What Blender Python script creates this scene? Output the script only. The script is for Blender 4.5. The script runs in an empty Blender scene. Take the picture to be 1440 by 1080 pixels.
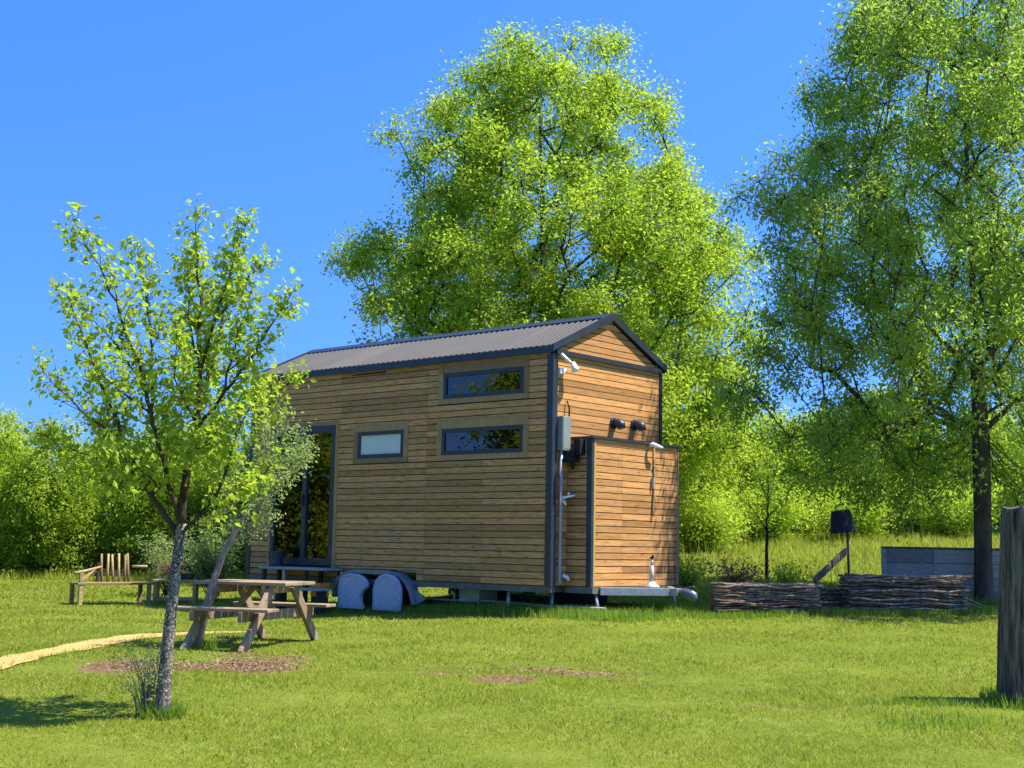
import bpy, bmesh, math, numpy as np
from mathutils import Vector, Matrix
rng = np.random.default_rng(11)
S = bpy.context.scene
COL = S.collection
PI = math.pi

# ------------------------------------------------------------------ helpers
def smooth_curve(Y, Z):
    yy = np.linspace(-40, 340, 1521)
    z = np.interp(yy, Y, Z); k = np.hanning(15); k /= k.sum()
    return yy, np.convolve(np.pad(z, 7, 'edge'), k, 'valid')
YY, LS = smooth_curve([0, 8, 13, 17, 19, 21.3, 28, 45, 300], [0, .26, .44, .46, .42, .44, .58, 1.0, 1.0])
_, RS = smooth_curve([0, 8, 13, 17.5, 20, 25, 40, 60, 300], [0, .27, .45, .61, .72, 1.0, 2.14, 2.7, 2.7])
def gz(x, y):
    t = np.clip((np.asarray(x, float) + 3.5) / 4.5, 0, 1); t = t * t * (3 - 2 * t)
    return np.interp(y, YY, LS) * (1 - t) + np.interp(y, YY, RS) * t
def g(x, y): return float(gz(x, y))

def np_mesh(name, verts, faces, rnd=None, smooth=False):
    verts = np.asarray(verts, np.float32); faces = np.asarray(faces, np.int32)
    me = bpy.data.meshes.new(name)
    n, k = faces.shape
    me.vertices.add(len(verts)); me.vertices.foreach_set('co', verts.ravel())
    me.loops.add(n * k); me.loops.foreach_set('vertex_index', faces.ravel())
    me.polygons.add(n)
    me.polygons.foreach_set('loop_start', np.arange(0, n * k, k, dtype=np.int32))
    me.polygons.foreach_set('use_smooth', np.full(n, smooth, bool))
    if rnd is not None:
        a = me.attributes.new('rnd', 'FLOAT', 'FACE'); a.data.foreach_set('value', np.asarray(rnd, np.float32))
    me.update(calc_edges=True)
    return me

def link(name, me, mat=None, parent=None, loc=None):
    o = bpy.data.objects.new(name, me); COL.objects.link(o)
    if mat is not None: me.materials.append(mat)
    if parent is not None: o.parent = parent
    if loc is not None: o.location = loc
    return o

def tag(o, label=None, cat=None, group=None, kind=None):
    if label: o['label'] = label
    if cat: o['category'] = cat
    if group: o['group'] = group
    if kind: o['kind'] = kind
    return o

def thing(name, label, cat, loc=(0, 0, 0), rotz=0, group=None):
    o = bpy.data.objects.new(name, None); COL.objects.link(o)
    o.location = loc; o.rotation_euler = (0, 0, rotz); o.empty_display_size = .2
    return tag(o, label, cat, group)

class MB:
    """collects simple solids into ONE mesh"""
    def __init__(s, tf=None): s.v = []; s.f = []; s.r = []; s.sm = []; s.tf = tf
    def add(s, vs, fs, rnd=None, smooth=False):
        b = len(s.v); r = rng.random() if rnd is None else rnd
        s.v += [tuple(s.tf(*p)) if s.tf else tuple(p) for p in vs]
        for f in fs: s.f.append([i + b for i in f]); s.r.append(r); s.sm.append(smooth)
        return s
    def box(s, x0, x1, y0, y1, z0, z1, rnd=None):
        vs = [(x, y, z) for x in (x0, x1) for y in (y0, y1) for z in (z0, z1)]
        return s.add(vs, [(0, 1, 3, 2), (4, 6, 7, 5), (0, 4, 5, 1), (2, 3, 7, 6), (0, 2, 6, 4), (1, 5, 7, 3)], rnd)
    def bar(s, p, q, w, h, up=(0, 0, 1), rnd=None):
        p = Vector(p); q = Vector(q); d = (q - p).normalized(); u = Vector(up)
        sd = d.cross(u).normalized() if abs(d.dot(u)) < .99 else Vector((1, 0, 0)); u = sd.cross(d)
        vs = [e + sd * a * w / 2 + u * b * h / 2 for e in (p, q) for a in (-1, 1) for b in (-1, 1)]
        return s.add(vs, [(0, 1, 3, 2), (4, 6, 7, 5), (0, 4, 5, 1), (2, 3, 7, 6), (0, 2, 6, 4), (1, 5, 7, 3)], rnd)
    def tube(s, pts, rad, n=8, rnd=None, cap=True):
        pts = [Vector(p) for p in pts]
        if not hasattr(rad, '__len__'): rad = [rad] * len(pts)
        vs = []; fs = []; prev = None
        for i, p in enumerate(pts):
            d = (pts[min(i + 1, len(pts) - 1)] - pts[max(i - 1, 0)])
            d = d.normalized() if d.length > 1e-9 else Vector((0, 0, 1))
            a = prev if prev is not None else (Vector((1, 0, 0)) if abs(d.x) < .8 else Vector((0, 1, 0)))
            a = (a - d * a.dot(d)).normalized(); b = d.cross(a); prev = a
            for k in range(n):
                t = 2 * PI * k / n; vs.append(p + (a * math.cos(t) + b * math.sin(t)) * rad[i])
        for i in range(len(pts) - 1):
            for k in range(n):
                fs.append((i * n + k, i * n + (k + 1) % n, (i + 1) * n + (k + 1) % n, (i + 1) * n + k))
        s.add(vs, fs, rnd, True)
        if cap:
            b = len(s.v) - len(vs); r = s.r[-1]
            s.f.append([b + k for k in range(n)][::-1]); s.r.append(r); s.sm.append(False)
            s.f.append([b + (len(pts) - 1) * n + k for k in range(n)]); s.r.append(r); s.sm.append(False)
        return s
    def prism(s, poly, y0, y1, axis='y', rnd=None):
        n = len(poly)
        mk = {'y': lambda a, b, c: (a, c, b), 'x': lambda a, b, c: (c, a, b), 'z': lambda a, b, c: (a, b, c)}[axis]
        vs = [mk(a, b, y0) for a, b in poly] + [mk(a, b, y1) for a, b in poly]
        fs = [tuple(range(n))[::-1], tuple(range(n, 2 * n))] + [(i, (i + 1) % n, n + (i + 1) % n, n + i) for i in range(n)]
        return s.add(vs, fs, rnd)
    def build(s, name, mat, parent=None, loc=None, bevel=0):
        me = bpy.data.meshes.new(name)
        me.from_pydata([tuple(v) for v in s.v], [], s.f)
        a = me.attributes.new('rnd', 'FLOAT', 'FACE'); a.data.foreach_set('value', np.array(s.r, np.float32))
        me.polygons.foreach_set('use_smooth', np.array(s.sm, bool))
        bm = bmesh.new(); bm.from_mesh(me); bmesh.ops.recalc_face_normals(bm, faces=bm.faces); bm.to_mesh(me); bm.free()
        o = link(name, me, mat, parent, loc)
        if bevel:
            m = o.modifiers.new('bevel', 'BEVEL'); m.width = bevel; m.segments = 2; m.limit_method = 'ANGLE'
        return o

# ------------------------------------------------------------------ materials
class NT:
    def __init__(s, name):
        s.m = bpy.data.materials.new(name); s.m.use_nodes = True
        s.t = s.m.node_tree; s.t.nodes.clear(); s.out = s.n('ShaderNodeOutputMaterial')
    def n(s, typ, **kw):
        nd = s.t.nodes.new(typ)
        for k, v in kw.items():
            if k in nd.inputs.keys() or isinstance(k, int): nd.inputs[k].default_value = v
            else: setattr(nd, k, v)
        return nd
    def l(s, a, b): s.t.links.new(a, b)
    def attr(s, name='rnd'): return s.n('ShaderNodeAttribute', attribute_name=name).outputs['Fac']
    def coord(s, scale=(1, 1, 1), kind='Object'):
        c = s.n('ShaderNodeTexCoord'); m = s.n('ShaderNodeMapping'); m.inputs['Scale'].default_value = scale
        s.l(c.outputs[kind], m.inputs['Vector']); return m.outputs[0]
    def noise(s, vec, scale, detail=4, rough=.55):
        nd = s.n('ShaderNodeTexNoise'); nd.inputs['Scale'].default_value = scale; nd.inputs['Detail'].default_value = detail
        nd.inputs['Roughness'].default_value = rough; s.l(vec, nd.inputs['Vector']); return nd.outputs['Fac']
    def ramp(s, fac, stops):
        r = s.n('ShaderNodeValToRGB'); e = r.color_ramp.elements
        while len(e) < len(stops): e.new(.5)
        for i, (p, c) in enumerate(stops):
            e[i].position = p; e[i].color = (*c, 1) if len(c) == 3 else c
        s.l(fac, r.inputs['Fac']); return r.outputs['Color']
    def mix(s, fac, a, b, mode='MIX'):
        x = s.n('ShaderNodeMix', data_type='RGBA', blend_type=mode)
        for sock, v in ((x.inputs[0], fac), (x.inputs[6], a), (x.inputs[7], b)):
            if hasattr(v, 'is_linked'): s.l(v, sock)
            elif isinstance(v, (int, float)): sock.default_value = v if sock.type == 'VALUE' else (v, v, v, 1)
            else: sock.default_value = (*v, 1)
        return x.outputs[2]
    def math(s, op, a, b=0.):
        x = s.n('ShaderNodeMath', operation=op)
        for i, v in ((0, a), (1, b)):
            if hasattr(v, 'is_linked'): s.l(v, x.inputs[i])
            else: x.inputs[i].default_value = v
        return x.outputs[0]
    def bump(s, h, strength=.3, dist=.01):
        b = s.n('ShaderNodeBump'); b.inputs['Strength'].default_value = strength; b.inputs['Distance'].default_value = dist
        s.l(h, b.inputs['Height']); return b.outputs[0]
    def principled(s, color, rough=.6, normal=None, metallic=0, spec=.5):
        p = s.n('ShaderNodeBsdfPrincipled')
        if hasattr(color, 'is_linked'): s.l(color, p.inputs['Base Color'])
        else: p.inputs['Base Color'].default_value = (*color, 1)
        if hasattr(rough, 'is_linked'): s.l(rough, p.inputs['Roughness'])
        else: p.inputs['Roughness'].default_value = rough
        p.inputs['Metallic'].default_value = metallic; p.inputs['Specular IOR Level'].default_value = spec
        if normal is not None: s.l(normal, p.inputs['Normal'])
        s.l(p.outputs[0], s.out.inputs[0]); return p

def wood(name, c_lo, c_hi, grain_axis='x', dirt=.35, dirt_col=(.06, .045, .025), rough=.75, gscale=1.0, grey=None, knots=0., dark_streaks=False):
    t = NT(name)
    sc = {'x': (1.2, 22, 22), 'y': (22, 1.2, 22), 'z': (22, 22, 1.2)}[grain_axis]
    v = t.coord(sc)
    r = t.attr()
    gr = t.noise(v, 2.2 * gscale, 5, .65)
    base = t.ramp(gr, [(.3, c_lo), (.7, c_hi)])
    tone = t.ramp(r, [(0, (.66, .64, .62)), (.5, (.95, .95, .95)), (1, (1.18, 1.14, 1.08))])
    base = t.mix(1., base, tone, 'MULTIPLY')
    big = t.noise(t.coord((.9, .9, 2.6)), 1.6, 4, .6)
    mask = t.ramp(big, [(.5, (0, 0, 0)), (.75, (1, 1, 1))])
    if grey: base = t.mix(t.math('MULTIPLY', mask, .65), base, grey)
    fine = t.ramp(t.noise(t.coord((3, 3, 30) if grain_axis != 'z' else (30, 30, 3)), 2.1, 3, .6), [(.52, (0, 0, 0)), (.68, (1, 1, 1))])
    base = t.mix(t.math('MULTIPLY', fine, dirt), base, dirt_col)
    if knots:
        vo = t.n('ShaderNodeTexVoronoi'); vo.inputs['Scale'].default_value = 2.6
        t.l(t.coord((1, 1, 3.2)), vo.inputs['Vector'])
        kn = t.ramp(vo.outputs['Distance'], [(.05, (1, 1, 1)), (.12, (0, 0, 0))])
        base = t.mix(t.math('MULTIPLY', kn, knots), base, (.05, .028, .012))
    if dark_streaks:   # darker vertical streaks low on the right of the locker front
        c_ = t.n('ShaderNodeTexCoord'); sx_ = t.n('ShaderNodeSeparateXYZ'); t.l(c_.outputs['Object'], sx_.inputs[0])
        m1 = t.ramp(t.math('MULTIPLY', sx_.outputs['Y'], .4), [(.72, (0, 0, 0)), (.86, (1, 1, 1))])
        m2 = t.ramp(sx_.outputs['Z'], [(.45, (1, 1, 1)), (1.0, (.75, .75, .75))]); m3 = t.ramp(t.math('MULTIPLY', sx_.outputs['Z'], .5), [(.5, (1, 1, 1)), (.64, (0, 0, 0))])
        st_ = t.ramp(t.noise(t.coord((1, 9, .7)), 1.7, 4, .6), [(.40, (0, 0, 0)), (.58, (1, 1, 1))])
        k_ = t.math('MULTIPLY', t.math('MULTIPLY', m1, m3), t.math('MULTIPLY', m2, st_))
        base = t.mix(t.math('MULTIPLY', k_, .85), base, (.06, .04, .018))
    t.principled(base, rough, t.bump(gr, .35, .004), spec=.25)
    return t.m

def plain(name, col, rough=.5, metallic=0, var=.25, scale=6, spec=.5, bump=.1):
    t = NT(name)
    nz = t.noise(t.coord(), scale, 5, .6)
    lo = tuple(c * (1 - var) for c in col); hi = tuple(min(1, c * (1 + var)) for c in col)
    t.principled(t.ramp(nz, [(.3, lo), (.7, hi)]), rough, t.bump(nz, bump, .003), metallic, spec)
    return t.m

def leaf_mat(name, dark, light, accent=None, trans=.45, tint=(.55, .8, .05), patch=.5):
    t = NT(name)
    r = t.attr(); big = t.noise(t.coord(), patch, 3, .5)
    c = t.ramp(t.math('ADD', t.math('MULTIPLY', r, .55), t.math('MULTIPLY', big, .5)), [(.25, dark), (.75, light)])
    if accent: c = t.mix(t.math('GREATER_THAN', r, .955), c, accent)
    p = t.n('ShaderNodeBsdfPrincipled'); t.l(c, p.inputs['Base Color']); p.inputs['Roughness'].default_value = .55
    p.inputs['Specular IOR Level'].default_value = .25
    tr = t.n('ShaderNodeBsdfTranslucent')
    t.l(t.mix(.5, c, tint), tr.inputs['Color'])
    m = t.n('ShaderNodeMixShader'); m.inputs[0].default_value = trans
    t.l(p.outputs[0], m.inputs[1]); t.l(tr.outputs[0], m.inputs[2]); t.l(m.outputs[0], t.out.inputs[0])
    return t.m

def bark_mat(name, lo, hi, scale=9, lichen=None, tone=False):
    t = NT(name)
    nz = t.noise(t.coord((1, 1, .3)), scale, 6, .7)
    c = t.ramp(nz, [(.35, lo), (.68, hi)])
    if lichen:
        ln = t.noise(t.coord(), 60, 4, .7)
        c = t.mix(t.ramp(ln, [(.52, (0, 0, 0)), (.6, (1, 1, 1))]), c, lichen)
    oi = t.n('ShaderNodeObjectInfo'); c = t.mix(1., c, t.ramp(oi.outputs['Random'], [(0, (.6, .6, .6)), (1, (1.35, 1.3, 1.25))]), 'MULTIPLY') if tone else c
    t.principled(c, .9, t.bump(nz, .8, .02), spec=.15)
    return t.m

M = {}
M['cladding'] = wood('larch_cladding', (.38, .188, .060), (.60, .322, .118), 'x', .7, (.09, .05, .018), grey=(.37, .24, .115), knots=.7)
M['gable_cladding'] = wood('larch_cladding_gable', (.41, .19, .056), (.62, .325, .11), 'y', .35, (.12, .065, .025), knots=.55)
M['locker_cladding'] = wood('larch_cladding_locker', (.40, .187, .056), (.60, .315, .11), 'y', .45, (.12, .065, .025), knots=.6, dark_streaks=True)
M['trim_wood'] = wood('pale_trim_wood', (.27, .17, .07), (.40, .26, .115), 'z', .3)
M['yellow_batten'] = wood('yellow_batten_wood', (.5, .33, .05), (.65, .45, .09), 'z', .15)
M['anthracite'] = plain('anthracite_metal', (.022, .028, .040), .42, .0, .25, 5, .5, .05)
M['roof_metal'] = plain('ribbed_roof_steel', (.030, .028, .028), .6, .1, .18, 1.4, .3, .05)
M['inner'] = plain('dark_inner_board', (.03, .021, .013), .8)
M['room'] = plain('pale_room_lining', (.42, .36, .27), .7)
M['steel'] = plain('galvanised_steel', (.27, .29, .28), .5, .4, .25, 14)
M['frame_paint'] = plain('grey_green_chassis_paint', (.10, .105, .085), .6, 0, .35, 8)
M['black'] = plain('black_plastic', (.008, .0085, .010), .65, 0, .3, 6, .25)
M['tyre'] = plain('tyre_rubber', (.02, .02, .021), .85)
M['white'] = plain('white_plastic', (.72, .72, .68), .4, 0, .1)
M['grey_pipe'] = plain('grey_pipe_plastic', (.29, .285, .26), .5, 0, .12)
M['meter'] = plain('grey_green_meter_box', (.19, .215, .19), .55, 0, .15)
M['cover'] = plain('blue_grey_cover_canvas', (.36, .40, .455), .75, 0, .18, 22, .3, .4)
M['mudguard'] = plain('mudguard_grey', (.17, .20, .22), .5, .2, .2)
M['orange'] = plain('orange_paint', (.85, .24, .02), .5, 0, .2, 14)
M['bucket'] = plain('dark_blue_bucket_plastic', (.02, .032, .07), .45)
M['step'] = plain('grey_step_board', (.26, .26, .26), .7, 0, .25, 16)
M['table'] = wood('weathered_table_wood', (.20, .135, .075), (.38, .275, .165), 'x', .4, grey=(.30, .26, .20))
M['bench'] = wood('bench_wood', (.26, .18, .075), (.46, .34, .155), 'x', .35, grey=(.30, .26, .17))
M['pole'] = bark_mat('split_pole_bark', (.05, .038, .026), (.33, .26, .18), 14, tone=True)
M['pole_old'] = bark_mat('reddish_pole_bark', (.10, .055, .03), (.34, .21, .13), 14, tone=True)
M['post'] = None
def post_mat():
    t = NT('old_oak_post_wood'); v = t.coord((1, 1, .06)); w1 = t.noise(v, 38, 6, .7); w2 = t.noise(t.coord((1, 1, .25)), 7, 4, .6)
    c = t.ramp(w1, [(.36, (.022, .018, .013)), (.5, (.13, .10, .065)), (.68, (.31, .25, .165))])
    c = t.mix(t.ramp(w2, [(.5, (0, 0, 0)), (.7, (.7, .7, .7))]), c, (.10, .11, .05))
    t.principled(c, .92, t.bump(w1, 1., .03), spec=.15); return t.m
M['post'] = post_mat()
M['tank'] = wood('grey_bed_boards', (.19, .187, .183), (.34, .333, .322), 'x', .4, (.08, .08, .07))
M['bark_sapling'] = bark_mat('sapling_bark', (.035, .028, .02), (.17, .14, .10), 22, (.40, .38, .33))
M['bark_limb'] = bark_mat('sapling_limb_bark', (.03, .02, .012), (.12, .085, .055), 16)
M['bark_pale'] = bark_mat('pale_trunk_bark', (.13, .105, .07), (.34, .29, .21), 12)
M['bark_right'] = bark_mat('shade_tree_bark', (.035, .028, .02), (.125, .10, .07), 6)
M['bark_dark'] = bark_mat('dark_trunk_bark', (.018, .014, .010), (.075, .06, .042), 6)
M['leaf_big'] = leaf_mat('lime_tree_leaf', (.17, .26, .016), (.41, .485, .035), (.46, .45, .07), .56)
M['leaf_right'] = leaf_mat('grey_green_tree_leaf', (.15, .24, .028), (.38, .48, .055), None, .56, (.5, .75, .08))
M['leaf_sapling'] = leaf_mat('sapling_leaf', (.16, .24, .014), (.40, .47, .04), (.52, .42, .04), .55, patch=1.5)
M['leaf_bush'] = leaf_mat('hedge_leaf', (.23, .32, .02), (.46, .53, .04), None, .60)
M['leaf_bush_yellow'] = leaf_mat('hedge_leaf_yellow', (.22, .30, .02), (.43, .49, .035), None, .58)
M['leaf_bush_dark'] = leaf_mat('hedge_leaf_dark', (.19, .28, .02), (.40, .48, .04), None, .60)
M['leaf_silver'] = leaf_mat('silvery_leaf', (.13, .20, .035), (.34, .42, .11), (.55, .46, .06), .48, (.5, .65, .2))
M['leaf_brown'] = leaf_mat('dry_brown_leaf', (.10, .065, .03), (.27, .17, .075), (.09, .16, .02), .3, (.5, .35, .15))
def grass_mat(name, dark, light, straw, trans=.4, tint=(.5, .7, .05)):
    t = NT(name); r = t.attr(); v = t.coord((1, 1, 0))
    n1 = t.noise(v, .42, 3, .5); n2 = t.noise(v, 2.4, 4, .6); n3 = t.noise(v, 9, 3, .6)
    k = t.math('ADD', t.math('MULTIPLY', r, .40), t.math('ADD', t.math('MULTIPLY', n1, .25), t.math('MULTIPLY', n3, .40)))
    c = t.ramp(k, [(.28, dark), (.72, light)])
    dry = t.math('MULTIPLY', t.ramp(n2, [(.48, (0, 0, 0)), (.68, (1, 1, 1))]), t.math('GREATER_THAN', r, .5))
    c = t.mix(t.math('MULTIPLY', dry, .6), c, straw); c = t.mix(t.math('GREATER_THAN', r, .955), c, straw)
    p = t.n('ShaderNodeBsdfPrincipled'); t.l(c, p.inputs['Base Color']); p.inputs['Roughness'].default_value = .6; p.inputs['Specular IOR Level'].default_value = .2
    tr = t.n('ShaderNodeBsdfTranslucent'); t.l(t.mix(.5, c, tint), tr.inputs['Color']); m = t.n('ShaderNodeMixShader'); m.inputs[0].default_value = trans
    t.l(p.outputs[0], m.inputs[1]); t.l(tr.outputs[0], m.inputs[2]); t.l(m.outputs[0], t.out.inputs[0]); return t.m
M['grass'] = grass_mat('lawn_blade', (.065, .105, .006), (.30, .32, .024), (.46, .36, .10), .38)
M['meadow'] = grass_mat('meadow_blade', (.14, .20, .012), (.46, .48, .05), (.60, .45, .16), .42, (.55, .65, .08))
M['shade_grass'] = leaf_mat('long_grass_blade', (.07, .15, .012), (.20, .31, .03), (.40, .36, .12), .38)
M['chips'] = leaf_mat('dry_leaf_litter', (.09, .052, .025), (.32, .20, .105), None, .1, (.5, .3, .15))

def glass_mat():
    t = NT('window_glass')
    fr = t.n('ShaderNodeFresnel'); fr.inputs['IOR'].default_value = 1.75
    tr = t.n('ShaderNodeBsdfTransparent'); tr.inputs[0].default_value = (.74, .79, .79, 1)
    gl = t.n('ShaderNodeBsdfGlossy'); gl.inputs['Roughness'].default_value = .015; gl.inputs[0].default_value = (.95, .90, .84, 1)
    m = t.n('ShaderNodeMixShader'); f2 = t.math('MULTIPLY', fr.outputs[0], 1.2)
    t.l(f2, m.inputs[0]); t.l(tr.outputs[0], m.inputs[1]); t.l(gl.outputs[0], m.inputs[2]); t.l(m.outputs[0], t.out.inputs[0])
    return t.m
M['glass'] = glass_mat()
M['frosted'] = plain('frosted_pale_glass', (.50, .56, .50), .30, 0, .06, 3, .5, .02)

def ground_mat():
    t = NT('lawn_ground')
    v = t.coord()
    big = t.noise(v, .35, 4, .6); mid = t.noise(v, 3.5, 5, .65); fine = t.noise(v, 60, 4, .7)
    c = t.ramp(big, [(.35, (.105, .14, .009)), (.65, (.17, .195, .016))])
    c = t.mix(t.ramp(mid, [(.45, (0, 0, 0)), (.75, (.55, .55, .55))]), c, (.27, .29, .06))
    c = t.mix(t.math('MULTIPLY', t.ramp(fine, [(.4, (1, 1, 1)), (.6, (0, 0, 0))]), .5), c, (.06, .10, .012))
    d = t.math('MULTIPLY', t.attr('dirt'), t.math('ADD', mid, .5))
    soil = t.ramp(fine, [(.35, (.07, .042, .02)), (.65, (.26, .165, .085))])
    c = t.mix(t.ramp(d, [(.35, (0, 0, 0)), (.62, (1, 1, 1))]), c, soil)
    t.principled(c, .95, t.bump(fine, .6, .02), spec=.1)
    return t.m
M['ground'] = ground_mat()
def path_mat():
    t = NT('straw_path')
    v = t.coord(); fine = t.noise(v, 45, 5, .7); mid = t.noise(v, 5, 4, .6)
    c = t.ramp(fine, [(.3, (.27, .165, .035)), (.7, (.62, .42, .16))])
    c = t.mix(t.ramp(mid, [(.5, (0, 0, 0)), (.75, (.4, .4, .4))]), c, (.30, .30, .06))
    t.principled(c, .95, t.bump(fine, .6, .015), spec=.1)
    return t.m
M['path'] = path_mat()

# ------------------------------------------------------------------ camera, sky, sun
cam_d = bpy.data.cameras.new('camera'); cam = bpy.data.objects.new('camera', cam_d); COL.objects.link(cam)
cam_d.sensor_width = 36; cam_d.lens = 36 * 1878.48 / 1440; cam_d.clip_end = 2000
cam.matrix_world = Matrix.Translation((0, 0, 1.5)) @ Matrix.Rotation(PI / 2 + .1204, 4, 'X') @ Matrix.Rotation(.018, 4, 'Z')
S.camera = cam
SUN_EL = math.radians(60)
sun_dir = Vector((math.cos(SUN_EL) * .9945, -math.cos(SUN_EL) * .1045, math.sin(SUN_EL)))
w = bpy.data.worlds.new('World'); S.world = w; w.use_nodes = True
nt = w.node_tree; nt.nodes.clear()
sky = nt.nodes.new('ShaderNodeTexSky'); sky.sky_type = 'NISHITA'; sky.sun_disc = False
sky.sun_elevation = SUN_EL; sky.sun_rotation = math.atan2(sun_dir.x, sun_dir.y); sky.altitude = 900; sky.air_density = 1.15; sky.dust_density = .35; sky.ozone_density = 3.0
hs = nt.nodes.new('ShaderNodeHueSaturation'); hs.inputs['Hue'].default_value = .5145; hs.inputs['Saturation'].default_value = 1.31; hs.inputs['Value'].default_value = .98; hs.inputs['Value'].default_value = 1.0
bg = nt.nodes.new('ShaderNodeBackground'); bg.inputs['Strength'].default_value = .15
wo = nt.nodes.new('ShaderNodeOutputWorld')
tc = nt.nodes.new('ShaderNodeTexCoord'); va = nt.nodes.new('ShaderNodeVectorMath'); va.operation = 'ADD'; va.inputs[1].default_value = (0, 0, .30)   # clear dry air: little whitening at the horizon
nt.links.new(tc.outputs['Generated'], va.inputs[0]); nt.links.new(va.outputs[0], sky.inputs['Vector'])
nt.links.new(sky.outputs[0], hs.inputs['Color']); nt.links.new(hs.outputs[0], bg.inputs['Color']); nt.links.new(bg.outputs[0], wo.inputs[0])
sd = bpy.data.lights.new('sun', 'SUN'); sd.energy = 4.3; sd.angle = math.radians(.5); sd.color = (1, .945, .85)
so = bpy.data.objects.new('sun', sd); COL.objects.link(so); so.rotation_euler = sun_dir.to_track_quat('Z', 'Y').to_euler(); so.location = (20, 4, 30)
S.view_settings.view_transform = 'Standard'; S.view_settings.look = 'None'; S.view_settings.exposure = 1.33; S.view_settings.gamma = 1

# ------------------------------------------------------------------ ground
PATH = np.array([(-5.6, 6.5), (-5.1, 8.6), (-4.62, 10.6), (-4.38, 11.9), (-4.2, 13.1), (-3.93, 14.5), (-3.5, 15.5), (-2.85, 16.0)])
PW = np.array([.24, .23, .22, .21, .21, .20, .20, .12])
def path_dist(x, y):
    """signed distance to path edge (negative inside)"""
    best = np.full(np.shape(x), 99.)
    for i in range(len(PATH) - 1):
        a, b = PATH[i], PATH[i + 1]; d = b - a; L = d @ d
        t = np.clip(((x - a[0]) * d[0] + (y - a[1]) * d[1]) / L, 0, 1)
        dd = np.hypot(x - a[0] - t * d[0], y - a[1] - t * d[1]) - (PW[i] * (1 - t) + PW[i + 1] * t)
        best = np.minimum(best, dd)
    return best
# worn / mulched patches: x, y, rx, ry, angle, strength
DIRT = [(-3.25, 11.75, .46, .42, -.2, .95), (-2.75, 11.85, .4, .32, 0, .75), (-2.25, 12.1, .48, .45, 0, .9), (-2.45, 12.8, .38, .35, 0, .6), (-2.0, 12.6, .25, .3, 0, .65),
        (-.05, 11.25, .34, .24, 0, .85), (.62, 11.75, .6, .17, .1, .9), (.2, 12.1, .5, .2, 0, .7), (-.55, 11.7, .3, .35, 0, .55), (.9, 12.6, .4, .3, 0, .4),
        (1.2, 11.2, .5, .3, 0, .4), (-.6, 10.6, .5, .3, 0, .35), (-7.25, 18.6, .3, .5, 0, .9), (1.2, 17.3, .5, .3, 0, .5), (-2.28, 9.18, .16, .16, 0, .9), (2.2, 10.2, .9, .35, 0, .42), (2.9, 12.0, .9, .3, 0, .35)]
def dirt(x, y):
    d = np.zeros(np.shape(x))
    for cx, cy, rx, ry, a, s in DIRT:
        u = (x - cx) * math.cos(a) + (y - cy) * math.sin(a); v = -(x - cx) * math.sin(a) + (y - cy) * math.cos(a)
        q = np.sqrt((u / rx) ** 2 + (v / ry) ** 2)
        d = np.maximum(d, s * np.clip(1.45 - q, 0, 1))
    return d
def lumps(x, y):
    return .012 * np.sin(1.9 * x + .7 * y) + .010 * np.sin(2.7 * y - 1.1 * x + 2) + .008 * np.sin(4.3 * x + 1.3) * np.sin(3.9 * y)
def grid_axis(a, fine0, fine1, b, step, coarse):
    return np.concatenate([np.linspace(a, fine0, coarse, endpoint=False), np.arange(fine0, fine1, step), np.linspace(fine1, b, coarse)])
gx = grid_axis(-320, -13, 14, 320, .1, 24); gy = grid_axis(-60, 5, 31, 520, .1, 26)
X, Y = np.meshgrid(gx, gy); Z = gz(X, Y) + lumps(X, Y)
nx, ny = len(gx), len(gy)
idx = np.arange(nx * ny).reshape(ny, nx)
F = np.stack([idx[:-1, :-1], idx[:-1, 1:], idx[1:, 1:], idx[1:, :-1]], -1).reshape(-1, 4)
me = np_mesh('ground', np.stack([X, Y, Z], -1).reshape(-1, 3), F, smooth=True)
a = me.attributes.new('dirt', 'FLOAT', 'POINT'); a.data.foreach_set('value', dirt(X, Y).ravel().astype(np.float32))
tag(link('ground', me, M['ground']), kind='structure')
def gl(x, y): return gz(x, y) + lumps(x, y)

# straw footpath, a sheet just above the ground
t = np.linspace(0, 1, 90); ts = np.linspace(0, 1, len(PATH))
pc = np.stack([np.interp(t, ts, PATH[:, 0]), np.interp(t, ts, PATH[:, 1])], -1); pw = np.interp(t, ts, PW)
k = np.hanning(9); k /= k.sum()
for j in (0, 1): pc[:, j] = np.convolve(np.pad(pc[:, j], 4, 'reflect', reflect_type='odd'), k, 'valid')
tan = np.gradient(pc, axis=0); tan /= np.linalg.norm(tan, axis=1)[:, None]; nor = np.stack([-tan[:, 1], tan[:, 0]], -1)
cols = np.linspace(-1, 1, 9); pv = []
for i in range(90):
    for c in cols:
        wob = pw[i] * c + (.022 * math.sin(i * 1.3 + c * 2) + .03 * math.sin(i * .47)) * abs(c)
        p = pc[i] + nor[i] * wob; pv.append((p[0], p[1], float(gl(p[0], p[1])) + .012))
ii = np.arange(90 * 9).reshape(90, 9)
pf = np.stack([ii[:-1, :-1], ii[:-1, 1:], ii[1:, 1:], ii[1:, :-1]], -1).reshape(-1, 4)
tag(link('footpath', np_mesh('footpath', pv, pf, smooth=True), M['path']), kind='structure')

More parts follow.
